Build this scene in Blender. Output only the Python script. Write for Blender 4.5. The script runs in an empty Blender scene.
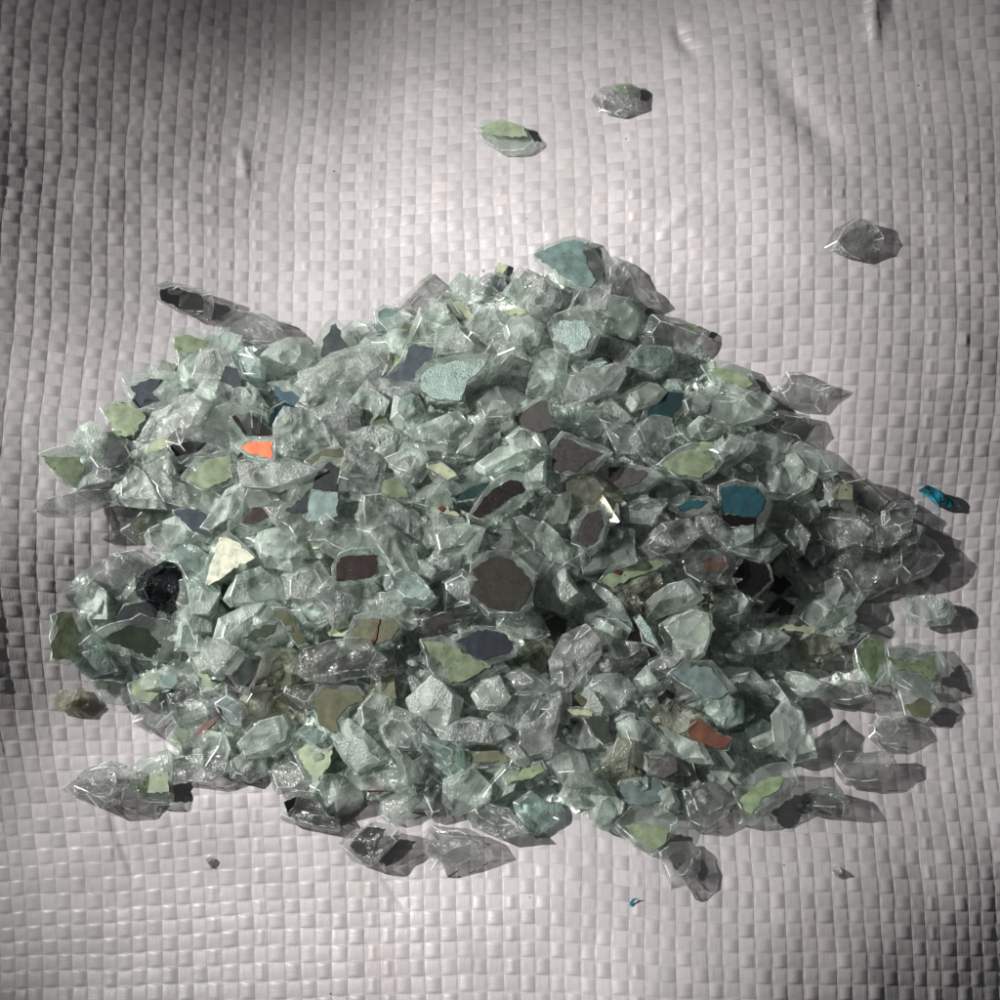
import bpy, bmesh, math, random
import numpy as np
from mathutils import Vector, Matrix
random.seed(7); rng = np.random.default_rng(11)
S = bpy.context.scene; C = S.collection
S.unit_settings.scale_length = 0.01           # one unit is one centimetre
R = math.radians

# ------------------------------------------------------------------ camera
DIST, TILT = 34.0, R(16)
PXCM = 60.0
HALF = 500/PXCM
cam_d = bpy.data.cameras.new('camera'); cam = bpy.data.objects.new('camera', cam_d); C.objects.link(cam)
CP = Vector((0, -math.sin(TILT)*DIST, math.cos(TILT)*DIST))
cam.location = CP; cam.rotation_euler = (TILT, 0, 0)
cam_d.angle = 2*math.atan(HALF/DIST); cam_d.clip_start = .5; cam_d.clip_end = 500
S.camera = cam
RM = Matrix.Rotation(TILT, 3, 'X')
def ray(px, py):
    d = Vector(((px-500)/500*HALF, (500-py)/500*HALF, -DIST)); return (RM @ d).normalized()
def at(px, py, z=0.0):
    d = ray(px, py); return CP + d*((z-CP.z)/d.z)
def on_plane(px, py, c, n):
    d = ray(px, py); return CP + d*((c-CP).dot(n)/d.dot(n))
def to_px(x, y, z):                            # numpy-friendly projection
    vx, vy, vz = x-CP.x, y-CP.y, z-CP.z
    ct, st = math.cos(TILT), math.sin(TILT)
    cy = ct*vy + st*vz; cz = -st*vy + ct*vz
    return 500+500*(vx/-cz)*DIST/HALF, 500-500*(cy/-cz)*DIST/HALF

# ------------------------------------------------------------------ spot lamp and dim world
ELEV = R(35)
AZ = R(-12)          # travel direction of the light: +x turned a little to -y
LD = Vector((math.cos(ELEV)*math.cos(AZ), math.cos(ELEV)*math.sin(AZ), -math.sin(ELEV)))
LDIST = 62.0; LPOS = -LD*LDIST; AIM = Vector((1.8, -.7, 0)); HALFC = math.atan(12.9/LDIST)
lamp_d = bpy.data.lights.new('lamp', 'SPOT'); lamp = bpy.data.objects.new('lamp', lamp_d); C.objects.link(lamp)
lamp_d.energy = 3.6e5; lamp_d.shadow_soft_size = .42; lamp_d.spot_size = 2*HALFC; lamp_d.spot_blend = 1.0; lamp_d.color = (1, .975, .955)
lamp.location = LPOS; lamp.rotation_euler = (AIM-LPOS).to_track_quat('-Z', 'Y').to_euler()
W = bpy.data.worlds.new("World"); S.world = W; W.use_nodes = True
nt = W.node_tree; bg = nt.nodes['Background']
geo = nt.nodes.new('ShaderNodeTexCoord')
def patch(d, lo, hi):                          # soft bright patch added to the dim world for glass to reflect
    v = nt.nodes.new('ShaderNodeVectorMath'); v.operation = 'DOT_PRODUCT'; nt.links.new(geo.outputs['Generated'], v.inputs[0]); v.inputs[1].default_value = Vector(d).normalized()
    r = nt.nodes.new('ShaderNodeMapRange'); r.interpolation_type = 'SMOOTHSTEP'; r.inputs[1].default_value = lo; r.inputs[2].default_value = hi; nt.links.new(v.outputs['Value'], r.inputs[0]); return r.outputs[0]
p1 = patch((-.8, .25, .6), .72, .97); p2 = patch((.35, .8, .6), .90, .98)
ad = nt.nodes.new('ShaderNodeMath'); ad.operation = 'MULTIPLY_ADD'; nt.links.new(p1, ad.inputs[0]); ad.inputs[1].default_value = .20; ad.inputs[2].default_value = .030
ad2 = nt.nodes.new('ShaderNodeMath'); ad2.operation = 'MULTIPLY_ADD'; nt.links.new(p2, ad2.inputs[0]); ad2.inputs[1].default_value = .30; nt.links.new(ad.outputs[0], ad2.inputs[2])
bg.inputs[0].default_value = (.97, 1, 1, 1); nt.links.new(ad2.outputs[0], bg.inputs[1])
S.view_settings.view_transform = 'Standard'; S.view_settings.look = 'None'; S.view_settings.exposure = 0.0

# ------------------------------------------------------------------ relief of the sack
GR = np.array([
 [ 20, 25, 70,125,168,188,188,178,158,148,125],
 [ 30, 70,125,168,196,205,202,182,155,152,132],
 [ 85,112,155,195,210,214,208,192,158,146,126],
 [105,138,186,210,215,215,215,206,184,155,128],
 [122,162,190,180,172,172,180,200,200,158,128],
 [ 80,155,175,172,170,170,172,170,172,150,128],
 [ 20,105,168,172,170,168,165,158,155,142,118],
 [ 80,152,185,182,175,165,158,152,150,140,112],
 [172,198,203,198,192,182,168,152,145,130,100],
 [200,208,208,206,203,195,182,162,140,112, 85],
 [172,186,198,202,192,172,178,150,116, 88, 60]], float)
lin = (GR/255.0)**2.2
# share of the brightness that comes from the lamp's beam; the slope of the cloth gives the rest
px_, py_ = np.meshgrid(np.arange(11)*100.0, np.arange(11)*100.0)
gx_ = (px_-500)/PXCM; gy_ = (500-py_)/PXCM/math.cos(TILT)
vx, vy, vz = gx_-LPOS.x, gy_-LPOS.y, 0*gx_-LPOS.z; dd = np.sqrt(vx*vx+vy*vy+vz*vz)
ax_ = (AIM-LPOS).normalized(); cs = (vx*ax_.x+vy*ax_.y+vz*ax_.z)/dd
zz = np.clip((cs-math.cos(HALFC))/(1-math.cos(HALFC)), 0, 1); F = zz*zz*(3-2*zz)*(LDIST/dd)**2
F = F/F[5, 5]; el_ = np.arcsin(-vz/dd)
LAMPK, AMB = 0.86, 0.035
sin_t = np.clip((lin-AMB)/(LAMPK*np.maximum(F, .15)), 0.04, .85)
slope = np.tan(np.arcsin(sin_t) - el_)
slope = np.clip(slope, -.56, .27); slope[:8, :1] = np.clip(np.tan(np.arcsin(sin_t[:8, :1])-el_[:8, :1]), -.64, .27); slope[3:9, 8:] = np.maximum(slope[3:9, 8:], -.19)
def bic(A, gx, gy):                            # smooth interpolation on the 11x11 grid
    gx = np.clip(gx, 0, 9.999); gy = np.clip(gy, 0, 9.999)
    i = gx.astype(int); j = gy.astype(int); u = gx-i; v = gy-j
    u = u*u*(3-2*u)*.5+u*.5; v = v*v*(3-2*v)*.5+v*.5
    return (A[j, i]*(1-u)+A[j, i+1]*u)*(1-v)+(A[j+1, i]*(1-u)+A[j+1, i+1]*u)*v
X0, X1, Y0, Y1 = -11.0, 11.0, -11.5, 12.0
NC = 440
cxs = np.linspace(X0, X1, NC); cys = np.linspace(Y0, Y1, NC)
GX, GY = np.meshgrid(cxs, cys)
ppx, ppy = to_px(GX, GY, 0*GX)
SL = bic(slope, ppx/100, ppy/100)
# outside the frame the folds level off again
off = np.clip(np.maximum(np.maximum(-ppx, ppx-1000), np.maximum(-ppy, ppy-1000))/150, 0, 1)
SL = SL*(1-.3*off)
def blur(A, k):
    ker = np.exp(-np.linspace(-2, 2, 2*k+1)**2); ker /= ker.sum()
    P = np.pad(A, k, mode='edge')
    P = np.apply_along_axis(lambda r: np.convolve(r, ker, 'valid'), 1, P)
    return np.apply_along_axis(lambda r: np.convolve(r, ker, 'valid'), 0, P)
SL = blur(SL, 6)
dx_ = cxs[1]-cxs[0]; dy_ = cys[1]-cys[0]
S2 = np.concatenate([SL, -SL[:, ::-1]], 1); S2 = np.concatenate([S2, S2[::-1]], 0)
kx = 2*np.pi*np.fft.fftfreq(2*NC, dx_)[None, :]; ky = 2*np.pi*np.fft.fftfreq(2*NC, dy_)[:, None]
den = kx**2+.02*ky**2; den[0, 0] = 1
H0 = np.real(np.fft.ifft2(-1j*kx*np.fft.fft2(S2)/den))[:NC, :NC]
H0 -= H0[NC//2, NC//2]
def vnoise(x, y, seed, f):
    r = np.random.default_rng(seed); T = r.random((256, 256))
    x = x*f+100; y = y*f+100; i = np.floor(x).astype(int); j = np.floor(y).astype(int)
    u = x-i; v = y-j; u = u*u*(3-2*u); v = v*v*(3-2*v)
    g = lambda a, b: T[b % 256, a % 256]
    return (g(i, j)*(1-u)+g(i+1, j)*u)*(1-v)+(g(i, j+1)*(1-u)+g(i+1, j+1)*u)*v-.5
# little dents and creases of handled sack
H0 += .10*vnoise(GX, GY, 3, .55)*np.clip((GY-1)/5, .25, 1) + .045*vnoise(GX+GY*.3, GY, 4, 1.3)
def crease(p, q, amp, w):
    global H0
    a = at(*p); b = at(*q); d = np.array([b.x-a.x, b.y-a.y]); L = np.hypot(*d); d /= L
    s = (GX-a.x)*d[0]+(GY-a.y)*d[1]; t = -(GX-a.x)*d[1]+(GY-a.y)*d[0]+.12*np.sin(s*1.7)
    H0 += amp*np.exp(-(t/w)**2)*np.clip(s/(.3*L)+.2, 0, 1)*np.clip((L-s)/(.3*L), 0, 1)
crease((878, -20), (862, 85), .10, .13); crease((895, -20), (885, 60), -.06, .12)
crease((760, 60), (830, 200), -.10, .30); crease((672, 35), (702, 75), -.07, .12)
crease((115, 805), (150, 890), -.04, .07); crease((80, 870), (130, 910), -.03, .08)
crease((920, 60), (985, 100), -.05, .25); crease((235, 125), (252, 165), .04, .09)
crease((700, 210), (660, 260), .03, .1); crease((380, 870), (420, 915), -.03, .06)
def base_h(x, y):
    gx = (np.asarray(x, float)-X0)/(X1-X0)*(NC-1); gy = (np.asarray(y, float)-Y0)/(Y1-Y0)*(NC-1)
    gx = np.clip(gx, 0, NC-1.001); gy = np.clip(gy, 0, NC-1.001)
    i = gx.astype(int); j = gy.astype(int); u = gx-i; v = gy-j
    return (H0[j, i]*(1-u)+H0[j, i+1]*u)*(1-v)+(H0[j+1, i]*(1-u)+H0[j+1, i+1]*u)*v
def ground(px, py, up=0.0):                    # point of the sheet seen at a pixel
    z = 0.0
    for _ in range(12):
        p = at(px, py, z+up); z = float(base_h(p.x, p.y))
    return Vector((p.x, p.y, z))

# ------------------------------------------------------------------ material helpers
def mat(name):
    m = bpy.data.materials.new(name); m.use_nodes = True
    t = m.node_tree; t.nodes.clear(); o = t.nodes.new('ShaderNodeOutputMaterial')
    return m, t, o
def N(t, kind, **kw):
    n = t.nodes.new(kind)
    for k, v in kw.items():
        if k.startswith('i_'): n.inputs[k[2:].replace('_', ' ')].default_value = v
        else: setattr(n, k, v)
    return n
def math_n(t, op, a, b=None, c=None):
    n = t.nodes.new('ShaderNodeMath'); n.operation = op
    for i, v in enumerate((a, b, c)):
        if v is None: continue
        if isinstance(v, (int, float)): n.inputs[i].default_value = v
        else: t.links.new(v, n.inputs[i])
    return n.outputs[0]
def ramp(t, fac, stops):
    r = t.nodes.new('ShaderNodeValToRGB'); e = r.color_ramp.elements
    e[0].position, e[0].color = stops[0][0], (*stops[0][1], 1); e[1].position, e[1].color = stops[-1][0], (*stops[-1][1], 1)
    for p, c in stops[1:-1]:
        k = e.new(p); k.color = (*c, 1)
    t.links.new(fac, r.inputs[0]); return r.outputs[0]
def mixc(t, f, a, b, mode='MIX'):
    m = t.nodes.new('ShaderNodeMix'); m.data_type = 'RGBA'; m.blend_type = mode
    for s, v in ((m.inputs[0], f), (m.inputs[6], a), (m.inputs[7], b)):
        if hasattr(v, 'links') or isinstance(v, bpy.types.NodeSocket): t.links.new(v, s)
        elif isinstance(v, (int, float)): s.default_value = v
        else: s.default_value = (*v, 1)
    return m.outputs[2]

# ------------------------------------------------------------------ woven sack
def build_sack():
    CW, CH = .2515, .2135
    K = 9
    # weave coordinates are bent so that columns lean and rows stretch as in the photo
    nx = int((X1-X0)/CW*K); ny = int((Y1-Y0)/CH*K)
    xs = np.linspace(X0, X1, nx); ys = np.linspace(Y0, Y1, ny)
    X, Y = np.meshgrid(xs, ys)
    wx = .55*np.sin(Y*.16+.6)*np.clip((-X+4)/12, 0, 1)-.40*np.sin((Y+2)*.22)*np.clip((X+2)/10, 0, 1) + .10*vnoise(X, Y, 21, .5)+.035*vnoise(X, Y, 22, 2.0)
    wy = .012*(Y**2)*np.sign(1)*.55 + .22*vnoise(X, Y, 23, .3)+.03*vnoise(X, Y, 24, 2.0)
    U = (X+wx)/CW+200; V = (Y+wy)/CH+200
    # uneven tape widths
    colj = np.random.default_rng(5).normal(0, .035, 512); rowj = np.random.default_rng(6).normal(0, .03, 512)
    def warp1(A, jit):
        i = np.floor(A).astype(int); f = A-i
        return A + jit[i % 512]*(1-f)+jit[(i+1) % 512]*f
    U = warp1(U, colj); V = warp1(V, rowj)
    i = np.floor(U).astype(int); j = np.floor(V).astype(int); u = U-i-.5; v = V-j-.5
    over = ((i+j) % 2) == 0                                    # lengthwise tape on top
    RT = np.random.default_rng(8)
    r1 = RT.random((600, 600)); r2 = RT.random((600, 600)); r3 = RT.random((600, 600)); r4 = RT.random((600, 600))
    a = r1[j % 600, i % 600]; b = r2[j % 600, i % 600]; c = r3[j % 600, i % 600]; d4 = r4[j % 600, i % 600]
    edge_u = 1-np.abs(2*u)**9; edge_v = 1-np.abs(2*v)**9
    A = .0088*(.75+.5*a)
    zw = A*np.cos(np.pi*v)**.8*edge_u + .010*u*(b-.5)
    zf = A*1.9*np.cos(np.pi*(u-.12*(c-.2)))**1.0*edge_v + .006*v*(b-.5)
    zw = np.nan_to_num(zw); zf = np.nan_to_num(zf)
    Z = np.where(over, zw, zf)
    colt = np.random.default_rng(9).random(512)                # some tapes carry a lengthwise fold
    fold = (colt[i % 512] > .93)
    Z += np.where(fold & ~over, .0035*np.cos(2*np.pi*u*2)*(1-np.abs(2*v)**4), 0)
    Z += .0015*vnoise(X, Y, 31, 9)+.006*vnoise(X, Y, 33, 3.0)
    # small nicks and lifted threads
    nick = d4 > .994
    Z += np.where(nick,   .014*np.exp(-((u-.2)/.10)**2)*np.exp(-(v/.35)**2), 0)
    Z = Z + base_h(X, Y)
    co = np.stack([X, Y, Z], -1).reshape(-1, 3).astype(np.float32)
    idx = np.arange(nx*ny).reshape(ny, nx)
    q = np.stack([idx[:-1, :-1], idx[:-1, 1:], idx[1:, 1:], idx[1:, :-1]], -1).reshape(-1)
    me = bpy.data.meshes.new('woven_sack')
    me.vertices.add(len(co)); me.vertices.foreach_set('co', co.ravel())
    nf = len(q)//4
    me.loops.add(len(q)); me.loops.foreach_set('vertex_index', q.astype(np.int32))
    me.polygons.add(nf); me.polygons.foreach_set('loop_start', np.arange(0, len(q), 4, dtype=np.int32))
    me.update(calc_edges=True); me.polygons.foreach_set('use_smooth', np.ones(nf, bool))
    uv = me.uv_layers.new(name='weave')
    uvs = np.stack([U.reshape(-1)[q], V.reshape(-1)[q]], -1).astype(np.float32)
    uv.data.foreach_set('uv', uvs.ravel())
    o = bpy.data.objects.new('woven_sack', me); C.objects.link(o)
    m, t, out = mat('woven polypropylene')
    L = t.links.new
    uvn = N(t, 'ShaderNodeUVMap', uv_map='weave'); sep = N(t, 'ShaderNodeSeparateXYZ'); L(uvn.outputs[0], sep.inputs[0])
    fu = math_n(t, 'FLOOR', sep.outputs[0]); fv = math_n(t, 'FLOOR', sep.outputs[1])
    par = math_n(t, 'FLOORED_MODULO', math_n(t, 'ADD', fu, fv), 2.0)          # 0 = lengthwise tape
    cellv = N(t, 'ShaderNodeCombineXYZ'); L(fu, cellv.inputs[0]); L(fv, cellv.inputs[1])
    wn = N(t, 'ShaderNodeTexWhiteNoise', noise_dimensions='2D'); L(cellv.outputs[0], wn.inputs['Vector'])
    # per tape tone
    tape = N(t, 'ShaderNodeCombineXYZ')
    L(math_n(t, 'MULTIPLY', fu, math_n(t, 'SUBTRACT', 1.0, par)), tape.inputs[0]); L(math_n(t, 'MULTIPLY', fv, par), tape.inputs[1]); L(par, tape.inputs[2])
    wt = N(t, 'ShaderNodeTexWhiteNoise', noise_dimensions='3D'); L(tape.outputs[0], wt.inputs['Vector'])
    # drawn-film striation along each tape
    sv = N(t, 'ShaderNodeCombineXYZ')
    su = math_n(t, 'MULTIPLY', sep.outputs[0], math_n(t, 'MULTIPLY_ADD', par, -9.4, 10.0))
    s2 = math_n(t, 'MULTIPLY', sep.outputs[1], math_n(t, 'MULTIPLY_ADD', par, 9.4, .6))
    L(su, sv.inputs[0]); L(s2, sv.inputs[1]); L(wn.outputs[0], sv.inputs[2])
    st = N(t, 'ShaderNodeTexNoise', noise_dimensions='3D', i_Scale=1.0, i_Detail=3.0); L(sv.outputs[0], st.inputs['Vector'])
    tc = N(t, 'ShaderNodeTexCoord')
    big = N(t, 'ShaderNodeTexNoise', i_Scale=.35, i_Detail=4.0); L(tc.outputs['Object'], big.inputs['Vector'])
    base = mixc(t, 1.0, ramp(t, wn.outputs[0], [(0, (.90, .90, .90)), (.5, (.96, .96, .96)), (1, (1, 1, 1))]), (.50, .482, .487), 'MULTIPLY')
    base = mixc(t, .8, base, ramp(t, wt.outputs[0], [(0, (.88, .87, .88)), (1, (1, 1, 1))]), 'MULTIPLY')
    base = mixc(t, .7, base, ramp(t, st.outputs[0], [(.3, (.93, .93, .93)), (.7, (1.03, 1.03, 1.03))]), 'MULTIPLY')
    base = mixc(t, 1.0, base, ramp(t, big.outputs[0], [(.35, (.93, .925, .92)), (.65, (1, 1, 1))]), 'MULTIPLY')
    base = mixc(t, math_n(t, 'MULTIPLY', par, .5), base, mixc(t, 1.0, base, (.84, .84, .84), 'MULTIPLY'))
    # a few pinkish or tan stained tapes, dust specks
    wn2 = N(t, 'ShaderNodeTexWhiteNoise', noise_dimensions='3D'); sh = N(t, 'ShaderNodeVectorMath', operation='ADD'); sh.inputs[1].default_value = (31.7, 5.2, 3)
    L(cellv.outputs[0], sh.inputs[0]); L(sh.outputs[0], wn2.inputs['Vector'])
    stain = N(t, 'ShaderNodeTexNoise', i_Scale=.9, i_Detail=3.0); L(tc.outputs['Object'], stain.inputs['Vector'])
    sf = math_n(t, 'MULTIPLY', math_n(t, 'GREATER_THAN', wn2.outputs[0], .93), math_n(t, 'GREATER_THAN', stain.outputs[0], .48))
    base = mixc(t, math_n(t, 'MULTIPLY', sf, .14), base, (.66, .54, .50))
    spk = N(t, 'ShaderNodeTexVoronoi', i_Scale=1.5); L(tc.outputs['Object'], spk.inputs['Vector'])
    gate = N(t, 'ShaderNodeTexNoise', i_Scale=2.2); L(tc.outputs['Object'], gate.inputs['Vector'])
    sp = math_n(t, 'MULTIPLY', math_n(t, 'LESS_THAN', spk.outputs['Distance'], .034), math_n(t, 'GREATER_THAN', gate.outputs[0], .52))
    base = mixc(t, math_n(t, 'MULTIPLY', sp, .75), base, (.07, .06, .055))
    bs = N(t, 'ShaderNodeBsdfPrincipled'); L(base, bs.inputs['Base Color'])
    bs.inputs['Roughness'].default_value = .42; bs.inputs['Specular IOR Level'].default_value = .45
    fine = N(t, 'ShaderNodeTexNoise', i_Scale=26.0, i_Detail=3.0); L(tc.outputs['Object'], fine.inputs['Vector'])
    fru = math_n(t, 'ABSOLUTE', math_n(t, 'SUBTRACT', math_n(t, 'FRACT', sep.outputs[0]), .5)); frv = math_n(t, 'ABSOLUTE', math_n(t, 'SUBTRACT', math_n(t, 'FRACT', sep.outputs[1]), .5))
    eu = math_n(t, 'MINIMUM', math_n(t, 'MULTIPLY', math_n(t, 'SUBTRACT', .5, fru), 14.0), 1.0); ev = math_n(t, 'MINIMUM', math_n(t, 'MULTIPLY', math_n(t, 'SUBTRACT', .5, frv), 14.0), 1.0)
    ed = N(t, 'ShaderNodeMix'); L(par, ed.inputs[0]); L(math_n(t, 'MULTIPLY_ADD', ev, .35, eu), ed.inputs[2]); L(math_n(t, 'MULTIPLY_ADD', eu, .7, ev), ed.inputs[3])
    b0 = N(t, 'ShaderNodeBump', i_Strength=.38, i_Distance=.006); L(ed.outputs[0], b0.inputs['Height'])
    b1 = N(t, 'ShaderNodeBump', i_Strength=.25, i_Distance=.008); L(st.outputs[0], b1.inputs['Height']); L(b0.outputs[0], b1.inputs['Normal'])
    b2 = N(t, 'ShaderNodeBump', i_Strength=.35, i_Distance=.006); L(fine.outputs[0], b2.inputs['Height']); L(b1.outputs[0], b2.inputs['Normal'])
    L(b2.outputs[0], bs.inputs['Normal']); L(bs.outputs[0], out.inputs[0])
    me.materials.append(m)
    o['kind'] = 'structure'
    o['label'] = 'wrinkled off-white woven plastic sack lying under the heap of broken glass'
    return o
build_sack()

# ------------------------------------------------------------------ glass and paint materials
GLASS = {}
def glass_mat(key, tint, milk, clear, rough, bump, dark=None, wave=1.0, spark=1.0):
    m, t, out = mat('glass '+key); L = t.links.new
    tc = N(t, 'ShaderNodeTexCoord'); oi = N(t, 'ShaderNodeObjectInfo')
    add = N(t, 'ShaderNodeVectorMath', operation='ADD'); L(tc.outputs['Object'], add.inputs[0])
    sc_ = N(t, 'ShaderNodeVectorMath', operation='SCALE'); sc_.inputs['Scale'].default_value = 40.0
    cmb = N(t, 'ShaderNodeCombineXYZ'); L(oi.outputs['Random'], cmb.inputs[0]); L(oi.outputs['Random'], cmb.inputs[2]); L(cmb.outputs[0], sc_.inputs[0]); L(sc_.outputs[0], add.inputs[1])
    vr = N(t, 'ShaderNodeVectorRotate', rotation_type='EULER_XYZ'); L(add.outputs[0], vr.inputs['Vector'])
    rs = N(t, 'ShaderNodeVectorMath', operation='SCALE'); rs.inputs['Scale'].default_value = 6.28; L(cmb.outputs[0], rs.inputs[0]); L(rs.outputs[0], vr.inputs['Rotation'])
    add = vr
    n1 = N(t, 'ShaderNodeTexNoise', i_Scale=1.9, i_Detail=1.0, i_Distortion=.8); L(add.outputs[0], n1.inputs['Vector'])
    vo = N(t, 'ShaderNodeTexVoronoi', i_Scale=3.0, i_Randomness=1.0); L(add.outputs[0], vo.inputs['Vector'])
    n2 = N(t, 'ShaderNodeTexNoise', i_Scale=13.0, i_Detail=2.0, i_Distortion=1.5); L(add.outputs[0], n2.inputs['Vector'])
    gate = ramp(t, n1.outputs[0], [(.44, (0, 0, 0)), (.58, (1, 1, 1))])
    hsum = math_n(t, 'ADD', math_n(t, 'MULTIPLY', n1.outputs[0], .15), math_n(t, 'MULTIPLY', vo.outputs[0], .085))
    hsum = math_n(t, 'ADD', hsum, math_n(t, 'MULTIPLY', n2.outputs[0], math_n(t, 'MULTIPLY_ADD', gate, .030*wave, .008)))
    bp = N(t, 'ShaderNodeBump', i_Strength=bump, i_Distance=1.0); L(hsum, bp.inputs['Height'])
    bp2 = bp
    rf = N(t, 'ShaderNodeBsdfRefraction', i_IOR=1.45, i_Roughness=rough); rf.inputs['Color'].default_value = (*tint, 1); L(bp.outputs[0], rf.inputs['Normal'])
    tr = N(t, 'ShaderNodeBsdfTransparent'); tr.inputs[0].default_value = (*tint, 1)
    df = N(t, 'ShaderNodeBsdfDiffuse'); df.inputs[0].default_value = (.88*tint[0], .95*tint[1], .89*tint[2], 1); L(bp2.outputs[0], df.inputs['Normal'])
    if dark: df.inputs[0].default_value = (*dark, 1)
    body = N(t, 'ShaderNodeMixShader', i_Fac=clear); L(rf.outputs[0], body.inputs[1]); L(tr.outputs[0], body.inputs[2])
    # crushed, frosty fracture patches
    mf = math_n(t, 'MULTIPLY_ADD', gate, milk*1.1, milk*.6)
    tl = N(t, 'ShaderNodeBsdfTranslucent'); tl.inputs[0].default_value = df.inputs[0].default_value; L(bp.outputs[0], tl.inputs['Normal'])
    mk = N(t, 'ShaderNodeMixShader', i_Fac=.0 if dark else .5); L(df.outputs[0], mk.inputs[1]); L(tl.outputs[0], mk.inputs[2])
    b = N(t, 'ShaderNodeMixShader'); L(mf, b.inputs[0]); L(body.outputs[0], b.inputs[1]); L(mk.outputs[0], b.inputs[2])
    # sparkle of the crushed patches
    sg = N(t, 'ShaderNodeBsdfGlossy', i_Roughness=.10); L(bp2.outputs[0], sg.inputs['Normal'])
    c_ = N(t, 'ShaderNodeMixShader'); L(math_n(t, 'MULTIPLY_ADD', gate, .10*spark, .01), c_.inputs[0]); L(b.outputs[0], c_.inputs[1]); L(sg.outputs[0], c_.inputs[2])
    gl = N(t, 'ShaderNodeBsdfGlossy', i_Roughness=max(.09, rough)); L(bp.outputs[0], gl.inputs['Normal'])
    fr = N(t, 'ShaderNodeFresnel', i_IOR=1.5)
    d_ = N(t, 'ShaderNodeMixShader'); gn = N(t, 'ShaderNodeNewGeometry')
    L(math_n(t, 'MULTIPLY', math_n(t, 'MINIMUM', fr.outputs[0], .55), math_n(t, 'MULTIPLY_ADD', gn.outputs['Backfacing'], -.78, 1.0)), d_.inputs[0]); L(c_.outputs[0], d_.inputs[1]); L(gl.outputs[0], d_.inputs[2])
    L(d_.outputs[0], out.inputs[0]); GLASS[key] = m
glass_mat('clear', (.97, .988, .978), .20, .74, .015, .8, spark=1.0)
glass_mat('crystal', (.985, .993, .988), .07, .68, .01, .6, wave=1.5, spark=3.0)
glass_mat('green', (.92, .965, .938), .36, .72, .02, .8, spark=1.0)
glass_mat('frost', (.95, .98, .965), .48, .70, .05, 1.0, wave=1.5, spark=2.2)
glass_mat('bright', (.98, .99, .985), .30, .72, .015, 1.0, wave=1.5, spark=3.2)
glass_mat('smoke', (.80, .79, .70), .22, .70, .04, .8, spark=.8)
glass_mat('grey', (.94, .935, .94), .28, .70, .03, .9, wave=1.5, spark=2.4)
glass_mat('teal', (.82, .92, .90), .26, .72, .03, .7, spark=1.0)
glass_mat('black', (.10, .12, .13), .60, .05, .06, 1.0, dark=(.010, .014, .016), wave=3)
glass_mat('blue', (.12, .50, .66), .45, .25, .06, .8, dark=(.03, .34, .48))
glass_mat('plate', (.95, .982, .962), .14, .84, .015, .35, spark=1.0)
def edge_mat(key, col, glow):                  # chipped, light-scattering rim of broken glass
    m, t, out = mat('glass '+key); L = t.links.new
    df = N(t, 'ShaderNodeBsdfDiffuse'); df.inputs[0].default_value = (*col, 1)
    tl = N(t, 'ShaderNodeBsdfTranslucent'); tl.inputs[0].default_value = (*col, 1)
    tr = N(t, 'ShaderNodeBsdfTransparent'); gl = N(t, 'ShaderNodeBsdfGlossy', i_Roughness=.2)
    a = N(t, 'ShaderNodeMixShader', i_Fac=.5); L(df.outputs[0], a.inputs[1]); L(tl.outputs[0], a.inputs[2])
    tc = N(t, 'ShaderNodeTexCoord'); no = N(t, 'ShaderNodeTexNoise', i_Scale=6.5, i_Detail=2.0); L(tc.outputs['Object'], no.inputs['Vector'])
    b = N(t, 'ShaderNodeMixShader'); L(ramp(t, no.outputs[0], [(.42, (.06,)*3), (.60, (glow,)*3)]), b.inputs[0]); L(tr.outputs[0], b.inputs[1]); L(a.outputs[0], b.inputs[2])
    c = N(t, 'ShaderNodeMixShader', i_Fac=.10); L(b.outputs[0], c.inputs[1]); L(gl.outputs[0], c.inputs[2])
    L(c.outputs[0], out.inputs[0]); GLASS[key] = m
edge_mat('edge', (.92, .97, .94), .85); edge_mat('darkedge', (.10, .13, .13), .5)
def rubble_mat(key, col):                      # glass crushed so fine and deep that it only scatters
    m, t, out = mat('rubble '+key); L = t.links.new
    tc = N(t, 'ShaderNodeTexCoord')
    v = N(t, 'ShaderNodeTexVoronoi', i_Scale=5.0); L(tc.outputs['Object'], v.inputs['Vector'])
    n = N(t, 'ShaderNodeTexNoise', i_Scale=14.0, i_Detail=4.0, i_Distortion=1.0); L(tc.outputs['Object'], n.inputs['Vector'])
    h = math_n(t, 'ADD', math_n(t, 'MULTIPLY', v.outputs[0], .10), math_n(t, 'MULTIPLY', n.outputs[0], .045))
    bp = N(t, 'ShaderNodeBump', i_Strength=1.0, i_Distance=1.0); L(h, bp.inputs['Height'])
    base = mixc(t, 1.0, col, ramp(t, n.outputs[0], [(.35, (.70, .74, .71)), (.65, (1.1, 1.1, 1.1))]), 'MULTIPLY')
    bs = N(t, 'ShaderNodeBsdfPrincipled', i_Roughness=.18, i_IOR=1.5); L(base, bs.inputs['Base Color']); L(bp.outputs[0], bs.inputs['Normal'])
    bs.inputs['Specular IOR Level'].default_value = .9
    L(bs.outputs[0], out.inputs[0]); GLASS[key] = m
rubble_mat('rubble', (.84, .89, .85)); rubble_mat('rubblegreen', (.68, .76, .70)); rubble_mat('rubbledeep', (.36, .45, .39))

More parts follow.
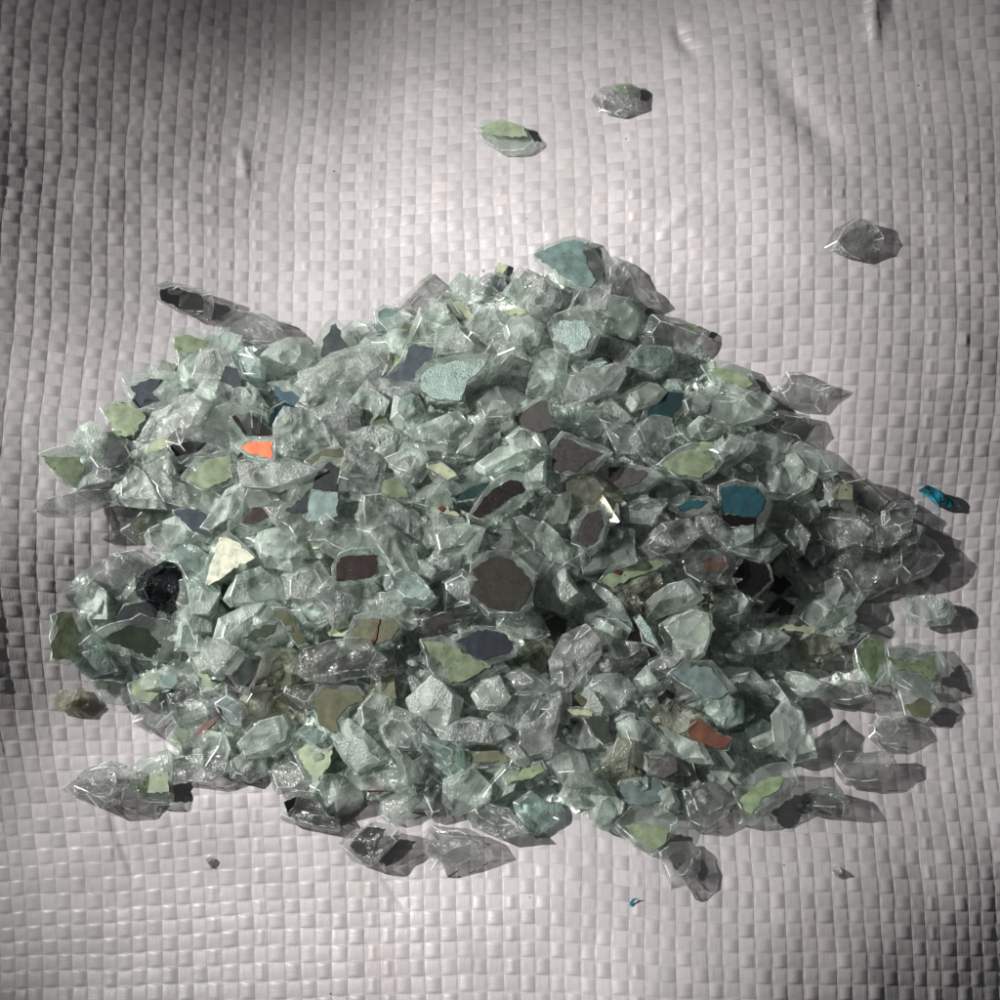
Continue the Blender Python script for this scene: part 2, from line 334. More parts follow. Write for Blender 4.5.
PAINT = {}
def paint_mat(key, col, speck=None, glit=0.0, rough=.5, crack=None):
    col = tuple(c*.76 for c in col)
    m, t, out = mat('paint '+key); L = t.links.new
    tc = N(t, 'ShaderNodeTexCoord')
    n = N(t, 'ShaderNodeTexNoise', i_Scale=5.0, i_Detail=5.0); L(tc.outputs['Object'], n.inputs['Vector'])
    base = mixc(t, 1.0, col, ramp(t, n.outputs[0], [(.34, (.62, .62, .60)), (.62, (1.12, 1.12, 1.12))]), 'MULTIPLY')
    if speck:
        v = N(t, 'ShaderNodeTexVoronoi', i_Scale=24.0); L(tc.outputs['Object'], v.inputs['Vector'])
        base = mixc(t, math_n(t, 'LESS_THAN', v.outputs['Distance'], speck[1]), base, speck[0])
    d = N(t, 'ShaderNodeTexVoronoi', i_Scale=5.0); L(tc.outputs['Object'], d.inputs['Vector'])
    base = mixc(t, math_n(t, 'MULTIPLY', math_n(t, 'LESS_THAN', d.outputs['Distance'], .12), .6), base, tuple(c*.35 for c in col))
    if crack:
        v = N(t, 'ShaderNodeTexVoronoi', i_Scale=9.0, feature='DISTANCE_TO_EDGE'); L(tc.outputs['Object'], v.inputs['Vector'])
        base = mixc(t, math_n(t, 'LESS_THAN', v.outputs['Distance'], .022), base, crack)
    bs = N(t, 'ShaderNodeBsdfPrincipled'); L(base, bs.inputs['Base Color']); bs.inputs['Roughness'].default_value = rough
    if sum(col) < .35: bs.inputs['Coat Weight'].default_value = .7; bs.inputs['Coat Roughness'].default_value = .08   # seen through its own glass
    pb = N(t, 'ShaderNodeTexNoise', i_Scale=6.0, i_Detail=4.0); L(tc.outputs['Object'], pb.inputs['Vector'])
    pbb = N(t, 'ShaderNodeBump', i_Strength=.22, i_Distance=.04); L(pb.outputs[0], pbb.inputs['Height']); L(pbb.outputs[0], bs.inputs['Normal'])
    if glit:
        v2 = N(t, 'ShaderNodeTexVoronoi', i_Scale=34.0); L(tc.outputs['Object'], v2.inputs['Vector'])
        L(math_n(t, 'MULTIPLY', math_n(t, 'LESS_THAN', v2.outputs['Distance'], .33), glit), bs.inputs['Metallic'])
        nb = N(t, 'ShaderNodeTexNoise', i_Scale=40.0); L(tc.outputs['Object'], nb.inputs['Vector'])
        bp = N(t, 'ShaderNodeBump', i_Strength=.8, i_Distance=.02); L(nb.outputs[0], bp.inputs['Height']); L(bp.outputs[0], bs.inputs['Normal'])
    cn = N(t, 'ShaderNodeTexNoise', i_Scale=7.0, i_Detail=6.0, i_Roughness=.65); L(tc.outputs['Object'], cn.inputs['Vector'])
    tp = N(t, 'ShaderNodeBsdfTransparent'); mx = N(t, 'ShaderNodeMixShader')
    L(math_n(t, 'GREATER_THAN', cn.outputs[0], .66), mx.inputs[0]); L(bs.outputs[0], mx.inputs[1]); L(tp.outputs[0], mx.inputs[2])
    L(mx.outputs[0], out.inputs[0]); PAINT[key] = m
paint_mat('sage', (.28, .35, .225)); paint_mat('palesage', (.50, .56, .38)); paint_mat('leaf', (.23, .31, .18))
paint_mat('olive', (.12, .13, .075)); paint_mat('darkgreen', (.028, .045, .025))
paint_mat('mint', (.27, .37, .33), ((.48, .58, .53), .16), .3, .35); paint_mat('tealgrey', (.21, .31, .29))
paint_mat('greyteal', (.20, .27, .26)); paint_mat('deepteal', (.010, .045, .048))
paint_mat('turq', (.006, .060, .080)); paint_mat('slate', (.072, .094, .115)); paint_mat('navy', (.028, .036, .050))
paint_mat('brown', (.026, .023, .016), ((.09, .08, .06), .13), 0, .6); paint_mat('umber', (.018, .014, .013), ((.07, .06, .055), .20), 0, .6)
paint_mat('burgundy', (.048, .033, .030), ((.10, .06, .055), .16), 0, .6); paint_mat('black', (.007, .007, .008), None, 0, .3)
paint_mat('orange', (.95, .16, .03)); paint_mat('rust', (.15, .055, .035)); paint_mat('cream', (.50, .52, .41), None, 0, .5, (.50, .50, .38))
paint_mat('charcoal', (.045, .055, .060))

# ------------------------------------------------------------------ shape of the heap
HULL = [(110,400),(150,355),(215,318),(300,345),(375,318),(430,282),(500,268),(590,248),(650,300),(705,335),(755,380),(795,430),(850,478),(905,512),(935,555),(880,596),(850,640),(925,655),(920,700),(830,700),(815,755),(745,806),(690,828),(615,825),(555,830),(500,836),(440,812),(340,815),(270,790),(230,778),(120,785),(165,735),(120,700),(62,650),(80,590),(145,545),(110,505),(50,470)]
def inside(p, poly):
    c = False; n = len(poly)
    for k in range(n):
        x1, y1 = poly[k]; x2, y2 = poly[k-1]
        if (y1 > p[1]) != (y2 > p[1]) and p[0] < (x2-x1)*(p[1]-y1)/(y2-y1)+x1: c = not c
    return c
def edge_d(p, poly):
    best = 1e9
    for k in range(len(poly)):
        a = Vector(poly[k-1]); b = Vector(poly[k]); q = Vector(p); ab = b-a
        s = max(0, min(1, (q-a).dot(ab)/ab.length_squared)); best = min(best, (q-a-ab*s).length)
    return best
def heap(px, py):
    if not inside((px, py), HULL): return 0.0
    d = edge_d((px, py), HULL)/PXCM
    broad = math.exp(-(((px-440)/285)**2+((py-480)/225)**2))
    return .30*(1-math.exp(-d/.6))*(1 if px < 760 else .5) + 1.0*broad*(1-math.exp(-d/1.1))

# ------------------------------------------------------------------ shard geometry
def smoothpoly(pts, sub, jit, rnd, curve=.0):
    out = []
    n = len(pts)
    for k in range(n):
        a = pts[k]; b = pts[(k+1) % n]; L = math.hypot(b[0]-a[0], b[1]-a[1])
        m = max(1, int(L/sub)); out.append(a)
        nx_, ny_ = (b[1]-a[1])/(L+1e-6), -(b[0]-a[0])/(L+1e-6)
        for q in range(1, m):
            s = q/m; j = rnd.gauss(0, jit)
            out.append((a[0]+(b[0]-a[0])*s+nx_*j, a[1]+(b[1]-a[1])*s+ny_*j))
    return out
def grow(pts, f, extra=0):
    cx = sum(p[0] for p in pts)/len(pts); cy = sum(p[1] for p in pts)/len(pts)
    out = []
    for p in pts:
        L = math.hypot(p[0]-cx, p[1]-cy)+1e-6
        out.append((cx+(p[0]-cx)*(f+extra/L), cy+(p[1]-cy)*(f+extra/L)))
    return out
def centroid(pts): return sum(p[0] for p in pts)/len(pts), sum(p[1] for p in pts)/len(pts)
def extent(pts):
    xs = [p[0] for p in pts]; ys = [p[1] for p in pts]; return max(xs)-min(xs), max(ys)-min(ys)
def ccw(pts):
    a = sum(pts[k-1][0]*pts[k][1]-pts[k][0]*pts[k-1][1] for k in range(len(pts)))
    return pts if a < 0 else pts[::-1]          # pixel y points down

def shard_mesh(name, outline, c, n, th, plate, rnd, smooth):
    """body seen as OUTLINE (pixels) on the plane through c with normal n; plate: flat top and bottom"""
    pts = ccw(outline); pts = smoothpoly(pts, 10 if plate else 16, .9, rnd)
    bm = bmesh.new()
    cx, cy = centroid(pts)
    t1 = Vector((n.z, 0, -n.x)).normalized(); t2 = n.cross(t1)
    def ring(f, dz, jz, shift=(0, 0), jf=.05, tiltv=(0, 0)):
        vs = []
        for p in pts:
            ff = f*(1+rnd.uniform(-jf, jf))
            q = (cx+(p[0]-cx)*ff+shift[0], cy+(p[1]-cy)*ff+shift[1])
            w = on_plane(q[0], q[1], c, n)
            r = w-c
            vs.append(bm.verts.new(w + n*(dz+rnd.uniform(-jz, jz)+tiltv[0]*r.dot(t1)+tiltv[1]*r.dot(t2))))
        return vs
    if plate:
        top = ring(1.0, th*.5, 0, jf=.0)
        mid_ = ring(1.0, rnd.uniform(-.1, .1)*th, th*.10, (rnd.uniform(-2, 2), rnd.uniform(-1, 4)), .03)
        bot = ring(rnd.uniform(.82, 1.02), -th*.5, 0, (rnd.uniform(-4, 4), rnd.uniform(-2, 6)), .02)
        rings = [top, mid_, bot]
    else:
        tv = (rnd.uniform(-.25, .25), rnd.uniform(-.25, .25)); bv = (rnd.uniform(-.25, .25), rnd.uniform(-.25, .25))
        top = ring(rnd.uniform(.50, .88), th*.5, th*.05, (rnd.uniform(-5, 5), rnd.uniform(-5, 5)), .14, tv)
        mid_ = ring(1.0, 0, th*.10, jf=.0)
        bot = ring(rnd.uniform(.6, .9), -th*.5, th*.04, (rnd.uniform(-3, 3), rnd.uniform(-3, 3)), .08, bv)
        rings = [top, mid_, bot]
    m = len(pts)
    for a, b in zip(rings, rings[1:]):
        for k in range(m):
            k2 = (k+1) % m
            bm.faces.new((a[k], b[k], b[k2], a[k2]))
    def cap(r, sgn):
        if plate:
            f = bm.faces.new(r if sgn > 0 else r[::-1])
        else:
            co = sum((v.co for v in r), Vector())/m + n*sgn*rnd.uniform(-.25, .25)*th + (t1*rnd.uniform(-.14, .14)+t2*rnd.uniform(-.14, .14))
            v0 = bm.verts.new(co)
            for k in range(m):
                k2 = (k+1) % m
                bm.faces.new((v0, r[k], r[k2]) if sgn > 0 else (v0, r[k2], r[k]))
    cap(rings[0], 1); cap(rings[-1], -1)
    bmesh.ops.triangulate(bm, faces=bm.faces[:]); bmesh.ops.recalc_face_normals(bm, faces=bm.faces[:])
    try:
        sharp = [e for e in bm.edges if len(e.link_faces) == 2 and e.calc_face_angle(0) > R(28)]
        bmesh.ops.bevel(bm, geom=sharp, offset=.012, offset_type='OFFSET', segments=1, profile=.5, affect='EDGES', clamp_overlap=True, material=1)
    except Exception: pass
    me = bpy.data.meshes.new(name); bm.to_mesh(me); bm.free()
    if smooth and not plate:
        for p in me.polygons: p.use_smooth = True
        me.set_sharp_from_angle(angle=R(38))
    return me
def coat_mesh(name, pts, c, n, rnd, lift, t=.012):
    pts = smoothpoly(ccw(pts), 3.5, .75, rnd)
    bm = bmesh.new()
    a = [bm.verts.new(on_plane(p[0], p[1], c+n*lift, n)+n*t) for p in pts]
    b = [bm.verts.new(v.co-n*t) for v in a]
    f1 = bm.faces.new(a); f2 = bm.faces.new(b[::-1])
    for k in range(len(a)):
        k2 = (k+1) % len(a); bm.faces.new((a[k], b[k], b[k2], a[k2]))
    bmesh.ops.triangulate(bm, faces=[f1, f2]); bmesh.ops.recalc_face_normals(bm, faces=bm.faces[:])
    me = bpy.data.meshes.new(name); bm.to_mesh(me); bm.free(); return me
def centre_mesh(me, o):
    n = len(me.vertices); co = np.empty(n*3, np.float32); me.vertices.foreach_get('co', co); co = co.reshape(-1, 3)
    c = np.array([(co[:, 0].min()+co[:, 0].max())/2, (co[:, 1].min()+co[:, 1].max())/2, co[:, 2].min()])
    return c
def lowest_gap(me):
    n = len(me.vertices); co = np.empty(n*3, np.float32); me.vertices.foreach_get('co', co); co = co.reshape(-1, 3)
    return float((co[:, 2]-base_h(co[:, 0], co[:, 1])).min())

REFS = []     # (short phrase, centre px)
ALL = []
def make_shard(outline, coats, glass, layer=1, label=None, short=None, tilt=None, th=None, plate=None, loose=False, name='glass_shard'):
    rnd = random.Random(len(ALL)*17+3)
    cx, cy = centroid(outline); ex, ey = extent(outline)
    size = min(ex, ey)/PXCM
    if th is None: th = (.78 if not loose and heap(cx, cy) < .24 else 1)*min(.15 if loose else .29, max(.10, size*.45))*rnd.uniform(.85, 1.1)
    if plate is None: plate = bool(coats) and any(k[0] == 'T' for k in coats)
    if tilt is None:
        mx = 6 if loose else (13 if plate else 17)
        tilt = (rnd.uniform(-mx, mx), rnd.uniform(-mx, mx))
    hp = 0 if loose else heap(cx, cy)
    if (glass in ('clear', 'bright', 'grey') and hp < .27) or (glass in ('clear', 'bright') and any(k[0] == 'B' for k in coats or ())): glass = 'crystal'
    g0 = ground(cx, cy, .1); e = .25; kk = max(0, 1-hp/.5)
    gxn = float(base_h(g0.x+e, g0.y)-base_h(g0.x-e, g0.y))/(2*e)*kk; gyn = float(base_h(g0.x, g0.y+e)-base_h(g0.x, g0.y-e))/(2*e)*kk
    n = Vector((math.sin(R(tilt[0]))-gxn, math.sin(R(tilt[1]))-gyn, 1)).normalized()
    up = max(th*.5+.01, hp + (layer-1)*.09 + rnd.uniform(-.04, .04))
    def build(up):
        g = ground(cx, cy, up); c = Vector((g.x, g.y, g.z+up))
        r2 = random.Random(len(ALL)*31+5)
        me = shard_mesh(name, outline, c, n, th, plate, r2, r2.random() < .18)
        return me, c
    me, c = build(up)
    for _ in range(3):
        gap = lowest_gap(me)
        if gap < .010 or ((loose or (hp < .31)) and gap > .03):
            bpy.data.meshes.remove(me); up += .015-gap; me, c = build(up)
        else: break
    o = bpy.data.objects.new(name, me); C.objects.link(o)
    org = Vector([float(v) for v in centre_mesh(me, o)]); me.transform(Matrix.Translation(-org)); o.location = org
    me.materials.append(GLASS[glass]); me.materials.append(GLASS['darkedge' if glass in ('black', 'blue', 'smoke') else 'edge'])
    for mode, col, pts in coats or ():
        ln = th*.5+.003 if mode == 'T' else (.16*th if glass == 'crystal' else -th*.5-.016) if mode == 'B' else th*.5+.018  # black B coats in clear shards stand in for dark refraction, not paint
        cm = coat_mesh('paint_or_dark_core', pts, c, n, rnd, ln)
        cm.transform(Matrix.Translation(-org)); cm.materials.append(PAINT[col])
        k = bpy.data.objects.new('paint_or_dark_core', cm); C.objects.link(k); k.parent = o
    o['category'] = 'glass shard'; o['group'] = 'loose shards away from the heap' if loose else 'broken glass shards in the heap'
    if label: o['label'] = label
    ALL.append(dict(o=o, px=(cx, cy), ex=ex, ey=ey, label=label, glass=glass, loose=loose, out=outline))
    if short: REFS.append((short, (cx, cy)))
    return o

def P(s):
    v = [float(a) for a in s.replace(')', ' ').replace('(', ' ').replace(',', ' ').split()]
    return list(zip(v[::2], v[1::2]))
# each line: short phrase ; rest of the label ; glass ; layer ; outline (or * to grow it round the paint) ; paint pieces or painted-in dark refraction «mode colour pts»
T = '''
black-cored rod ; long clear shard with a black core and silver streaks on the sack above the heap ; clear;1;(154,284)(168,280)(198,288)(212,294)(214,308)(211,323)(184,317)(156,300);B black (160,290)(172,287)(202,297)(204,314)(182,310)(161,300)
small sage chip ; small sage green painted shard under the bright chunk near the black-cored rod ; plate;1;(170,335)(190,331)(218,340)(220,352)(200,364)(178,362);T sage (175,337)(190,335)(205,341)(213,345)(200,350)(186,356)(174,349)
ragged navy patch ; clear shard with a ragged navy paint patch at the heap's far left edge ; plate;1;(124,382)(150,371)(178,376)(186,392)(170,410)(136,414);T navy (130,387)(150,379)(164,380)(152,392)(160,401)(146,399)(138,410)(131,402)(136,394)
flat sage diamond ; flat sage green diamond lying just below the ragged navy patch ; plate;1;*;T sage (104,411)(118,402)(128,403)(146,417)(134,436)(118,436)(110,422)
leftmost sage wedge ; sage green wedge pointing left, the leftmost shard of the heap ; plate;1;(38,454)(66,446)(88,451)(92,470)(78,491)(58,482);T sage (40,456)(80,457)(84,470)(72,487)(58,476)
dark-striped cube ; clear cube with dark stripes beside the leftmost sage wedge ; bright;2;(86,438)(104,433)(130,440)(141,456)(130,472)(112,482)(95,478)(86,460);B charcoal (98,445)(120,442)(122,455)(112,472)(104,462)
crackled grey triangle ; crackled silvery grey triangle below the dark-striped cube ; frost;2;(110,482)(130,464)(148,468)(160,492)(168,511)(140,509)(112,505)
long glass splinter ; long clear splinter pointing left with a dark shadow under it ; clear;1;(33,512)(45,498)(75,490)(112,488)(120,504)(72,519)(45,518)
pale green sliver ; thin pale green painted sliver beside the crackled grey triangle ; plate;2;*;T palesage (145,454)(153,442)(170,435)(166,447)(148,455)
dark-smudged clear block ; clear block with a dark smudge above the broad sage square ; bright;2;(164,441)(175,428)(205,424)(232,432)(238,448)(220,462)(180,464);B black (170,446)(190,441)(208,443)(198,452)(175,457)
broad sage square ; broad sage green square seen through clear glass at left of the heap ; plate;1;(180,480)(195,462)(226,452)(240,462)(238,486)(205,496);T sage (186,480)(206,460)(230,455)(233,478)(205,489)
slate blue pentagon ; slate blue painted pentagon above the clear oval at the left slope ; plate;2;*;T slate (174,512)(196,508)(214,522)(205,538)(190,528)
milky oval ; milky clear oval just below the slate blue pentagon ; bright;2;(143,536)(155,528)(180,527)(203,538)(212,548)(195,560)(165,562)(148,552)
glittering knuckle ; clear curved shard with a glittering corner left of the black lump ; clear;1;(60,592)(75,577)(110,556)(130,556)(150,566)(140,578)(112,590)(98,605)(78,611)(66,605)
black lump ; solid black rippled lump at the left side of the heap ; black;2;(134,592)(140,575)(165,560)(180,563)(196,574)(186,590)(175,606)(160,612)(145,605)
cream crackled triangle ; cream triangle with fine crackle lines right of the black lump ; plate;2;*;T cream (207,578)(219,538)(230,539)(249,552)(255,558)(238,568)(209,586)
chipped sage tab ; sage green tab with chipped edges at the lower left rim ; plate;1;(48,614)(74,608)(84,630)(88,655)(70,664)(48,660);T sage (56,613)(72,612)(78,638)(76,655)(68,660)(52,658)(50,645)(57,632)
bottle-green patched sheet ; clear curved sheet with a dark bottle green patch, right of the chipped sage tab ; plate;1;(78,645)(100,628)(140,613)(175,622)(182,650)(178,664)(150,661)(110,650);T darkgreen (102,639)(128,625)(145,628)(160,645)(152,658)(125,648)
tiny dark pebble ; tiny dark glass pebble alone beside the lower left rim ; smoke;1;(53,706)(56,692)(64,688)(70,693)(69,709)(59,713)
tiny brown pebble ; tiny brownish glass pebble touching the tiny dark pebble ; smoke;1;(71,705)(76,690)(84,691)(90,704)(80,712)
dull green slab ; clear slab with a dull green corner above the sack at the left rim ; plate;1;(86,680)(115,678)(132,682)(140,700)(125,706)(100,702);B olive (88,680)(110,680)(105,690)(95,690)
rounded sage tile ; rounded sage green tile right of the dull green slab ; plate;1;*;T sage (132,684)(145,674)(160,674)(161,692)(150,702)(138,700)(132,692)
small moss chip ; small moss green chip standing between clear shards at left ; plate;2;(192,662)(208,664)(216,690)(202,694);T leaf (197,665)(206,668)(212,688)(202,686)
grey ribbed wedge ; grey ribbed wedge above the rust-stained shard ; grey;1;(162,690)(185,682)(210,692)(215,712)(195,722)(178,728)(168,708)
rust-stained shard ; clear shard with a rusty brown streak at the lower left slope ; plate;2;(168,740)(178,726)(200,714)(224,706)(224,725)(204,742)(184,752);T rust (190,748)(196,732)(222,708)(219,720)(202,734);T sage (170,738)(182,725)(190,733)(182,748)
arrowhead shard ; clear arrowhead shard with dark veins pointing left at the bottom left tip ; bright;1;(60,790)(85,768)(110,760)(128,764)(130,785)(120,805)(100,810)(76,798)
sage-backed window ; clear shard with a sage green trapezoid, right of the arrowhead shard ; plate;1;(128,770)(145,755)(170,748)(173,770)(170,802)(150,802)(130,790);T sage (138,784)(148,776)(168,771)(169,792)(140,793)
smooth ingot ; smooth clear ingot right of the sage-backed window ; clear;1;(174,755)(200,750)(230,752)(236,770)(210,782)(175,780)
lumpy grey nub ; lumpy grey-green nub at the lower left edge near the smooth ingot ; frost;1;(226,760)(245,750)(268,755)(266,776)(250,784)(230,778)
black-bellied chunk ; clear chunk with a black belly at the lower rim ; clear;1;(277,818)(281,796)(294,789)(312,794)(328,816)(340,820)(340,832)(312,829)(288,824);B black (284,802)(298,796)(314,801)(324,815)(305,820)(288,816)
pale folded shard ; pale folded clear shard above the black-bellied chunk ; clear;1;(268,772)(290,752)(305,762)(312,782)(300,795)(275,795)
bright sage kite ; bright sage green kite near the lower rim left of centre ; plate;2;*;T sage (297,752)(310,742)(325,738)(334,745)(330,765)(318,781)(305,768)
clear downward triangle ; clear triangle pointing down, right below the bright sage kite ; green;1;(308,785)(330,775)(366,776)(362,796)(325,817)(318,802)
small rust window ; small rust red patch between clear shards at the lower rim ; plate;1;(358,772)(384,770)(394,792)(372,802);T rust (366,776)(380,776)(386,790)(370,796)
black and silver block ; black and silver block lying on the sack at the lower rim ; bright;1;(337,844)(352,830)(375,821)(400,826)(402,836)(390,850)(378,862)(370,868)(352,862);B black (350,846)(367,827)(386,829)(378,848)(364,858)
fanged shard ; silvery shard with a fang pointing down, alone below the heap ; grey;1;(423,848)(425,830)(432,825)(468,828)(480,834)(488,848)(458,864)(438,871)(430,871)(428,858)
pale skirt shard ; pale clear shard on the sack at the lowest edge of the heap ; clear;1;(465,815)(480,800)(510,808)(531,834)(500,840)(472,828)
aqua footed shard ; pale aqua shard standing on the sack at the lower rim ; teal;1;(512,802)(530,790)(555,805)(560,820)(540,836)(524,835)
chipped lime strip ; chipped yellowish green strip near the bottom of the heap ; plate;2;*;T leaf (504,775)(530,768)(540,762)(545,771)(530,779)(510,783)
slanted sage strip ; slanted sage strip beside a dark gap near the lower rim ; plate;2;*;T sage (403,771)(412,764)(430,772)(436,778)(433,784)(415,776)
dark teal corner ; dark teal corner left of the teal-grey blade ; plate;1;*;T tealgrey (446,785)(452,773)(475,767)(470,775)(455,792)
teal-grey blade ; teal-grey translucent blade pointing up near the lower rim ; teal;2;(455,795)(480,768)(489,771)(478,790)(472,800)(460,806)
dark olive bar ; dark olive painted bar under the sparkling ridge ; plate;1;(440,748)(495,742)(516,762)(505,770)(446,768);T olive (450,750)(495,746)(510,762)(450,762)
sparkling ridge ; long sparkling silver ridge across the front slope ; bright;3;(432,728)(450,718)(470,716)(500,722)(508,735)(495,746)(460,743)(440,740)
silver spear tip ; silver spear tip pointing down at the end of the sparkling ridge ; bright;3;(498,745)(505,738)(518,743)(531,760)(526,768)(515,764)
frosted scallop ; frosted scallop-shaped shard below the navy oval ; frost;3;(470,695)(480,680)(500,675)(512,698)(500,712)(478,710)
large sage puddle ; large irregular sage green patch with lobed edges on the front slope ; plate;2;(418,640)(440,636)(470,650)(500,662)(508,668)(468,688)(446,690)(426,668);T sage (423,642)(438,642)(456,648)(466,654)(480,662)(492,664)(478,674)(466,680)(450,683)(447,668)(432,656)
navy oval ; navy blue oval with a pink fleck beside the large sage puddle ; plate;3;(448,640)(478,626)(505,628)(520,640)(516,658)(488,666)(464,660);T navy (455,642)(478,630)(486,629)(504,633)(513,642)(511,652)(488,658)(480,659)(466,654)
deep green notch ; deep bottle green notch under the left edge of the sage puddle ; plate;1;*;T darkgreen (428,657)(444,660)(450,672)(445,682)(430,676)
big brown hexagon ; large dark brown hexagonal painted shard in the middle of the heap ; plate;3;(464,594)(470,564)(486,554)(512,553)(536,576)(532,606)(518,618)(488,616);T brown (470,593)(476,580)(472,570)(484,562)(498,556)(512,560)(528,577)(532,588)(526,600)(518,611)(500,611)(488,608)
maroon-eyed lens ; clear lens with a maroon spot above the navy oval ; bright;2;(412,620)(430,609)(460,607)(480,615)(465,628)(440,637)(420,634);B burgundy (422,622)(432,618)(448,618)(448,630)(428,631)
blurred sage patch ; blurred sage patch seen through glass above the big brown hexagon ; plate;1;(470,552)(490,530)(520,530)(530,550)(505,562);B sage (480,550)(495,535)(515,535)(522,548)(505,556)
aqua faceted oval ; aqua faceted oval right of the maroon rectangle ; teal;3;(378,575)(395,565)(415,572)(432,590)(437,598)(425,607)(400,602)(385,590)
maroon rectangle ; maroon speckled rectangle at centre left of the heap ; plate;3;(330,568)(338,554)(352,549)(384,549)(386,574)(370,585)(332,588);T burgundy (336,568)(340,558)(350,555)(378,555)(377,572)(370,578)(336,581)
red-veined olive tile ; olive tile crossed by a thin red vein below the maroon rectangle ; plate;3;(344,642)(355,617)(374,612)(394,615)(406,628)(392,646)(370,653)(350,650);T olive (350,640)(358,622)(374,618)(392,620)(399,628)(390,640)(370,647)(354,645);O rust (370,646)(376,631)(379,619)(380,619)(378,631)(372,646)
black leaf in clear glass ; black leaf-shaped patch inside a clear shard on the front slope ; bright;3;(288,668)(300,653)(330,646)(374,645)(388,660)(370,677)(335,684)(305,682);B umber (324,664)(340,657)(368,650)(370,656)(350,669)(332,671);B black (302,657)(313,655)(311,670)(304,667)
large olive L ; large olive L-shaped plate lower left of centre ; plate;2;(308,702)(320,682)(360,688)(370,702)(350,712)(346,736)(326,736);T olive (314,700)(322,687)(358,693)(364,700)(348,706)(336,720)(340,733)(328,730)(320,726)
teal cup ; small teal cup-shaped shard above the bright sage kite ; teal;3;(296,732)(308,726)(329,733)(324,742)(312,746)(302,740)
smoky brown dome ; smoky brownish dome at the lower left of the heap ; smoke;2;(238,700)(250,685)(280,682)(292,695)(287,712)(262,724)(243,718)
scored grey block ; scored grey block under the smoky brown dome ; green;2;(236,745)(258,722)(285,714)(296,725)(290,745)(270,757)(245,760)
bottle-green flag ; dark bottle green flag right of the frosted wing ; plate;2;(238,642)(264,600)(292,612)(294,634)(268,644);T darkgreen (241,639)(262,626)(278,622)(272,634)(255,640)
frosted wing ; frosted triangular wing at the left front slope ; frost;3;(212,640)(218,618)(242,606)(266,601)(248,626)(238,638)(224,653)
leaning olive strip ; leaning olive strip right of the bottle-green flag ; plate;2;*;T olive (272,610)(286,611)(306,640)(298,645)
glowing clear bulb ; clear bulb with a bright white glint left of the maroon rectangle ; bright;2;(280,575)(295,562)(320,560)(338,585)(330,602)(300,606)(284,600)
grey cap shard ; clear grey cap directly below the glowing clear bulb ; green;2;(288,610)(310,602)(340,604)(340,620)(315,632)(297,628)
matte green-grey slab ; broad matte green-grey slab right of the cream crackled triangle ; green;2;(222,600)(235,574)(262,564)(282,575)(284,598)(255,606)(230,608)
pale sage needle ; pale sage needle above the maroon rectangle ; plate;2;*;T palesage (300,551)(308,544)(328,541)(318,549)
teal-grey square ; teal-grey square tile left of centre ; plate;3;*;T tealgrey (308,514)(309,500)(313,492)(338,493)(338,516)(328,520)(312,521)
charcoal boot ; charcoal boot-shaped patch above the teal-grey square ; plate;2;(276,518)(306,478)(322,458)(344,460)(348,492)(320,500);T charcoal (312,489)(318,472)(330,462)(338,468)(337,490)(325,492);T charcoal (285,511)(300,500)(311,489)(308,512)
cream chip on the boot ; little cream chip at the tip of the charcoal boot ; plate;3;*;T palesage (336,465)(345,458)(348,468)(342,476)
wine-red wedge ; wine red wedge below the orange shard ; plate;2;(232,522)(248,490)(266,494)(290,506)(282,520)(250,530);T burgundy (243,523)(252,508)(280,509)(270,516)(250,525)
lilac streaked ribbon ; lilac streaked clear ribbon below the orange shard ; grey;3;(220,500)(245,487)(270,490)(282,500)(260,508)(230,509)
orange shard ; bright orange painted shard, the only orange one ; plate;3;(236,447)(246,439)(276,437)(278,463)(262,462)(248,458);T orange (241,447)(248,443)(272,441)(272,459)(262,457)(250,453)
black-brown flake ; black-brown flake directly above the orange shard ; plate;2;*;T umber (232,417)(250,412)(262,424)(272,432)(270,438)(245,435)
turquoise arc ; turquoise arc at the upper left between clear shards ; plate;1;(268,384)(286,382)(310,398)(310,412)(290,412);T turq (275,385)(283,392)(292,391)(304,402)(300,409)(288,402)(276,401)
blue-teal corner ; blue-teal corner under the turquoise arc ; plate;2;*;T turq (269,425)(274,408)(284,402)(300,410)(285,415)(272,428)
ribbed clear dome ; ribbed clear dome right of the orange shard ; frost;3;(272,425)(285,413)(312,412)(328,425)(342,447)(320,456)(290,463)(275,458)
long olive smile ; long olive patch under the ribbed clear dome ; plate;2;*;T olive (305,461)(325,450)(340,448)(345,456)(330,461)(312,465)
black pawn-shaped patch ; black patch shaped like a pawn at the upper left ridge ; plate;3;(312,362)(320,334)(335,319)(352,334)(360,352)(340,370);T charcoal (321,357)(323,340)(330,332)(331,326)(336,324)(341,331)(343,340)(349,348)(337,362)
long green-tinted oval ; long green-tinted oval left of the black pawn-shaped patch ; green;2;(236,372)(255,350)(290,336)(310,338)(318,355)(305,370)(275,382)(245,382)
white-glinting nugget ; bright white-glinting nugget at the upper left rim ; bright;2;(214,318)(235,308)(255,312)(278,322)(284,332)(270,342)(235,340)(218,332)
large glossy slab ; large glossy clear slab right below the black pawn-shaped patch ; bright;3;(288,387)(330,352)(365,342)(390,350)(394,365)(370,390)(335,406)(305,401)
milky nub ; milky nub at the top rim right of the black pawn-shaped patch ; frost;1;(340,330)(355,318)(372,320)(378,335)(360,345)
sea-green corner ; sea green corner under the bright clear cube ; plate;1;(374,312)(384,305)(404,310)(402,334)(376,336);T tealgrey (378,312)(385,308)(400,312)(396,330)(378,332)
bright clear cube ; big bright clear cube standing on the top rim ; bright;3;(391,304)(412,286)(431,272)(453,294)(444,314)(428,328)(402,320)
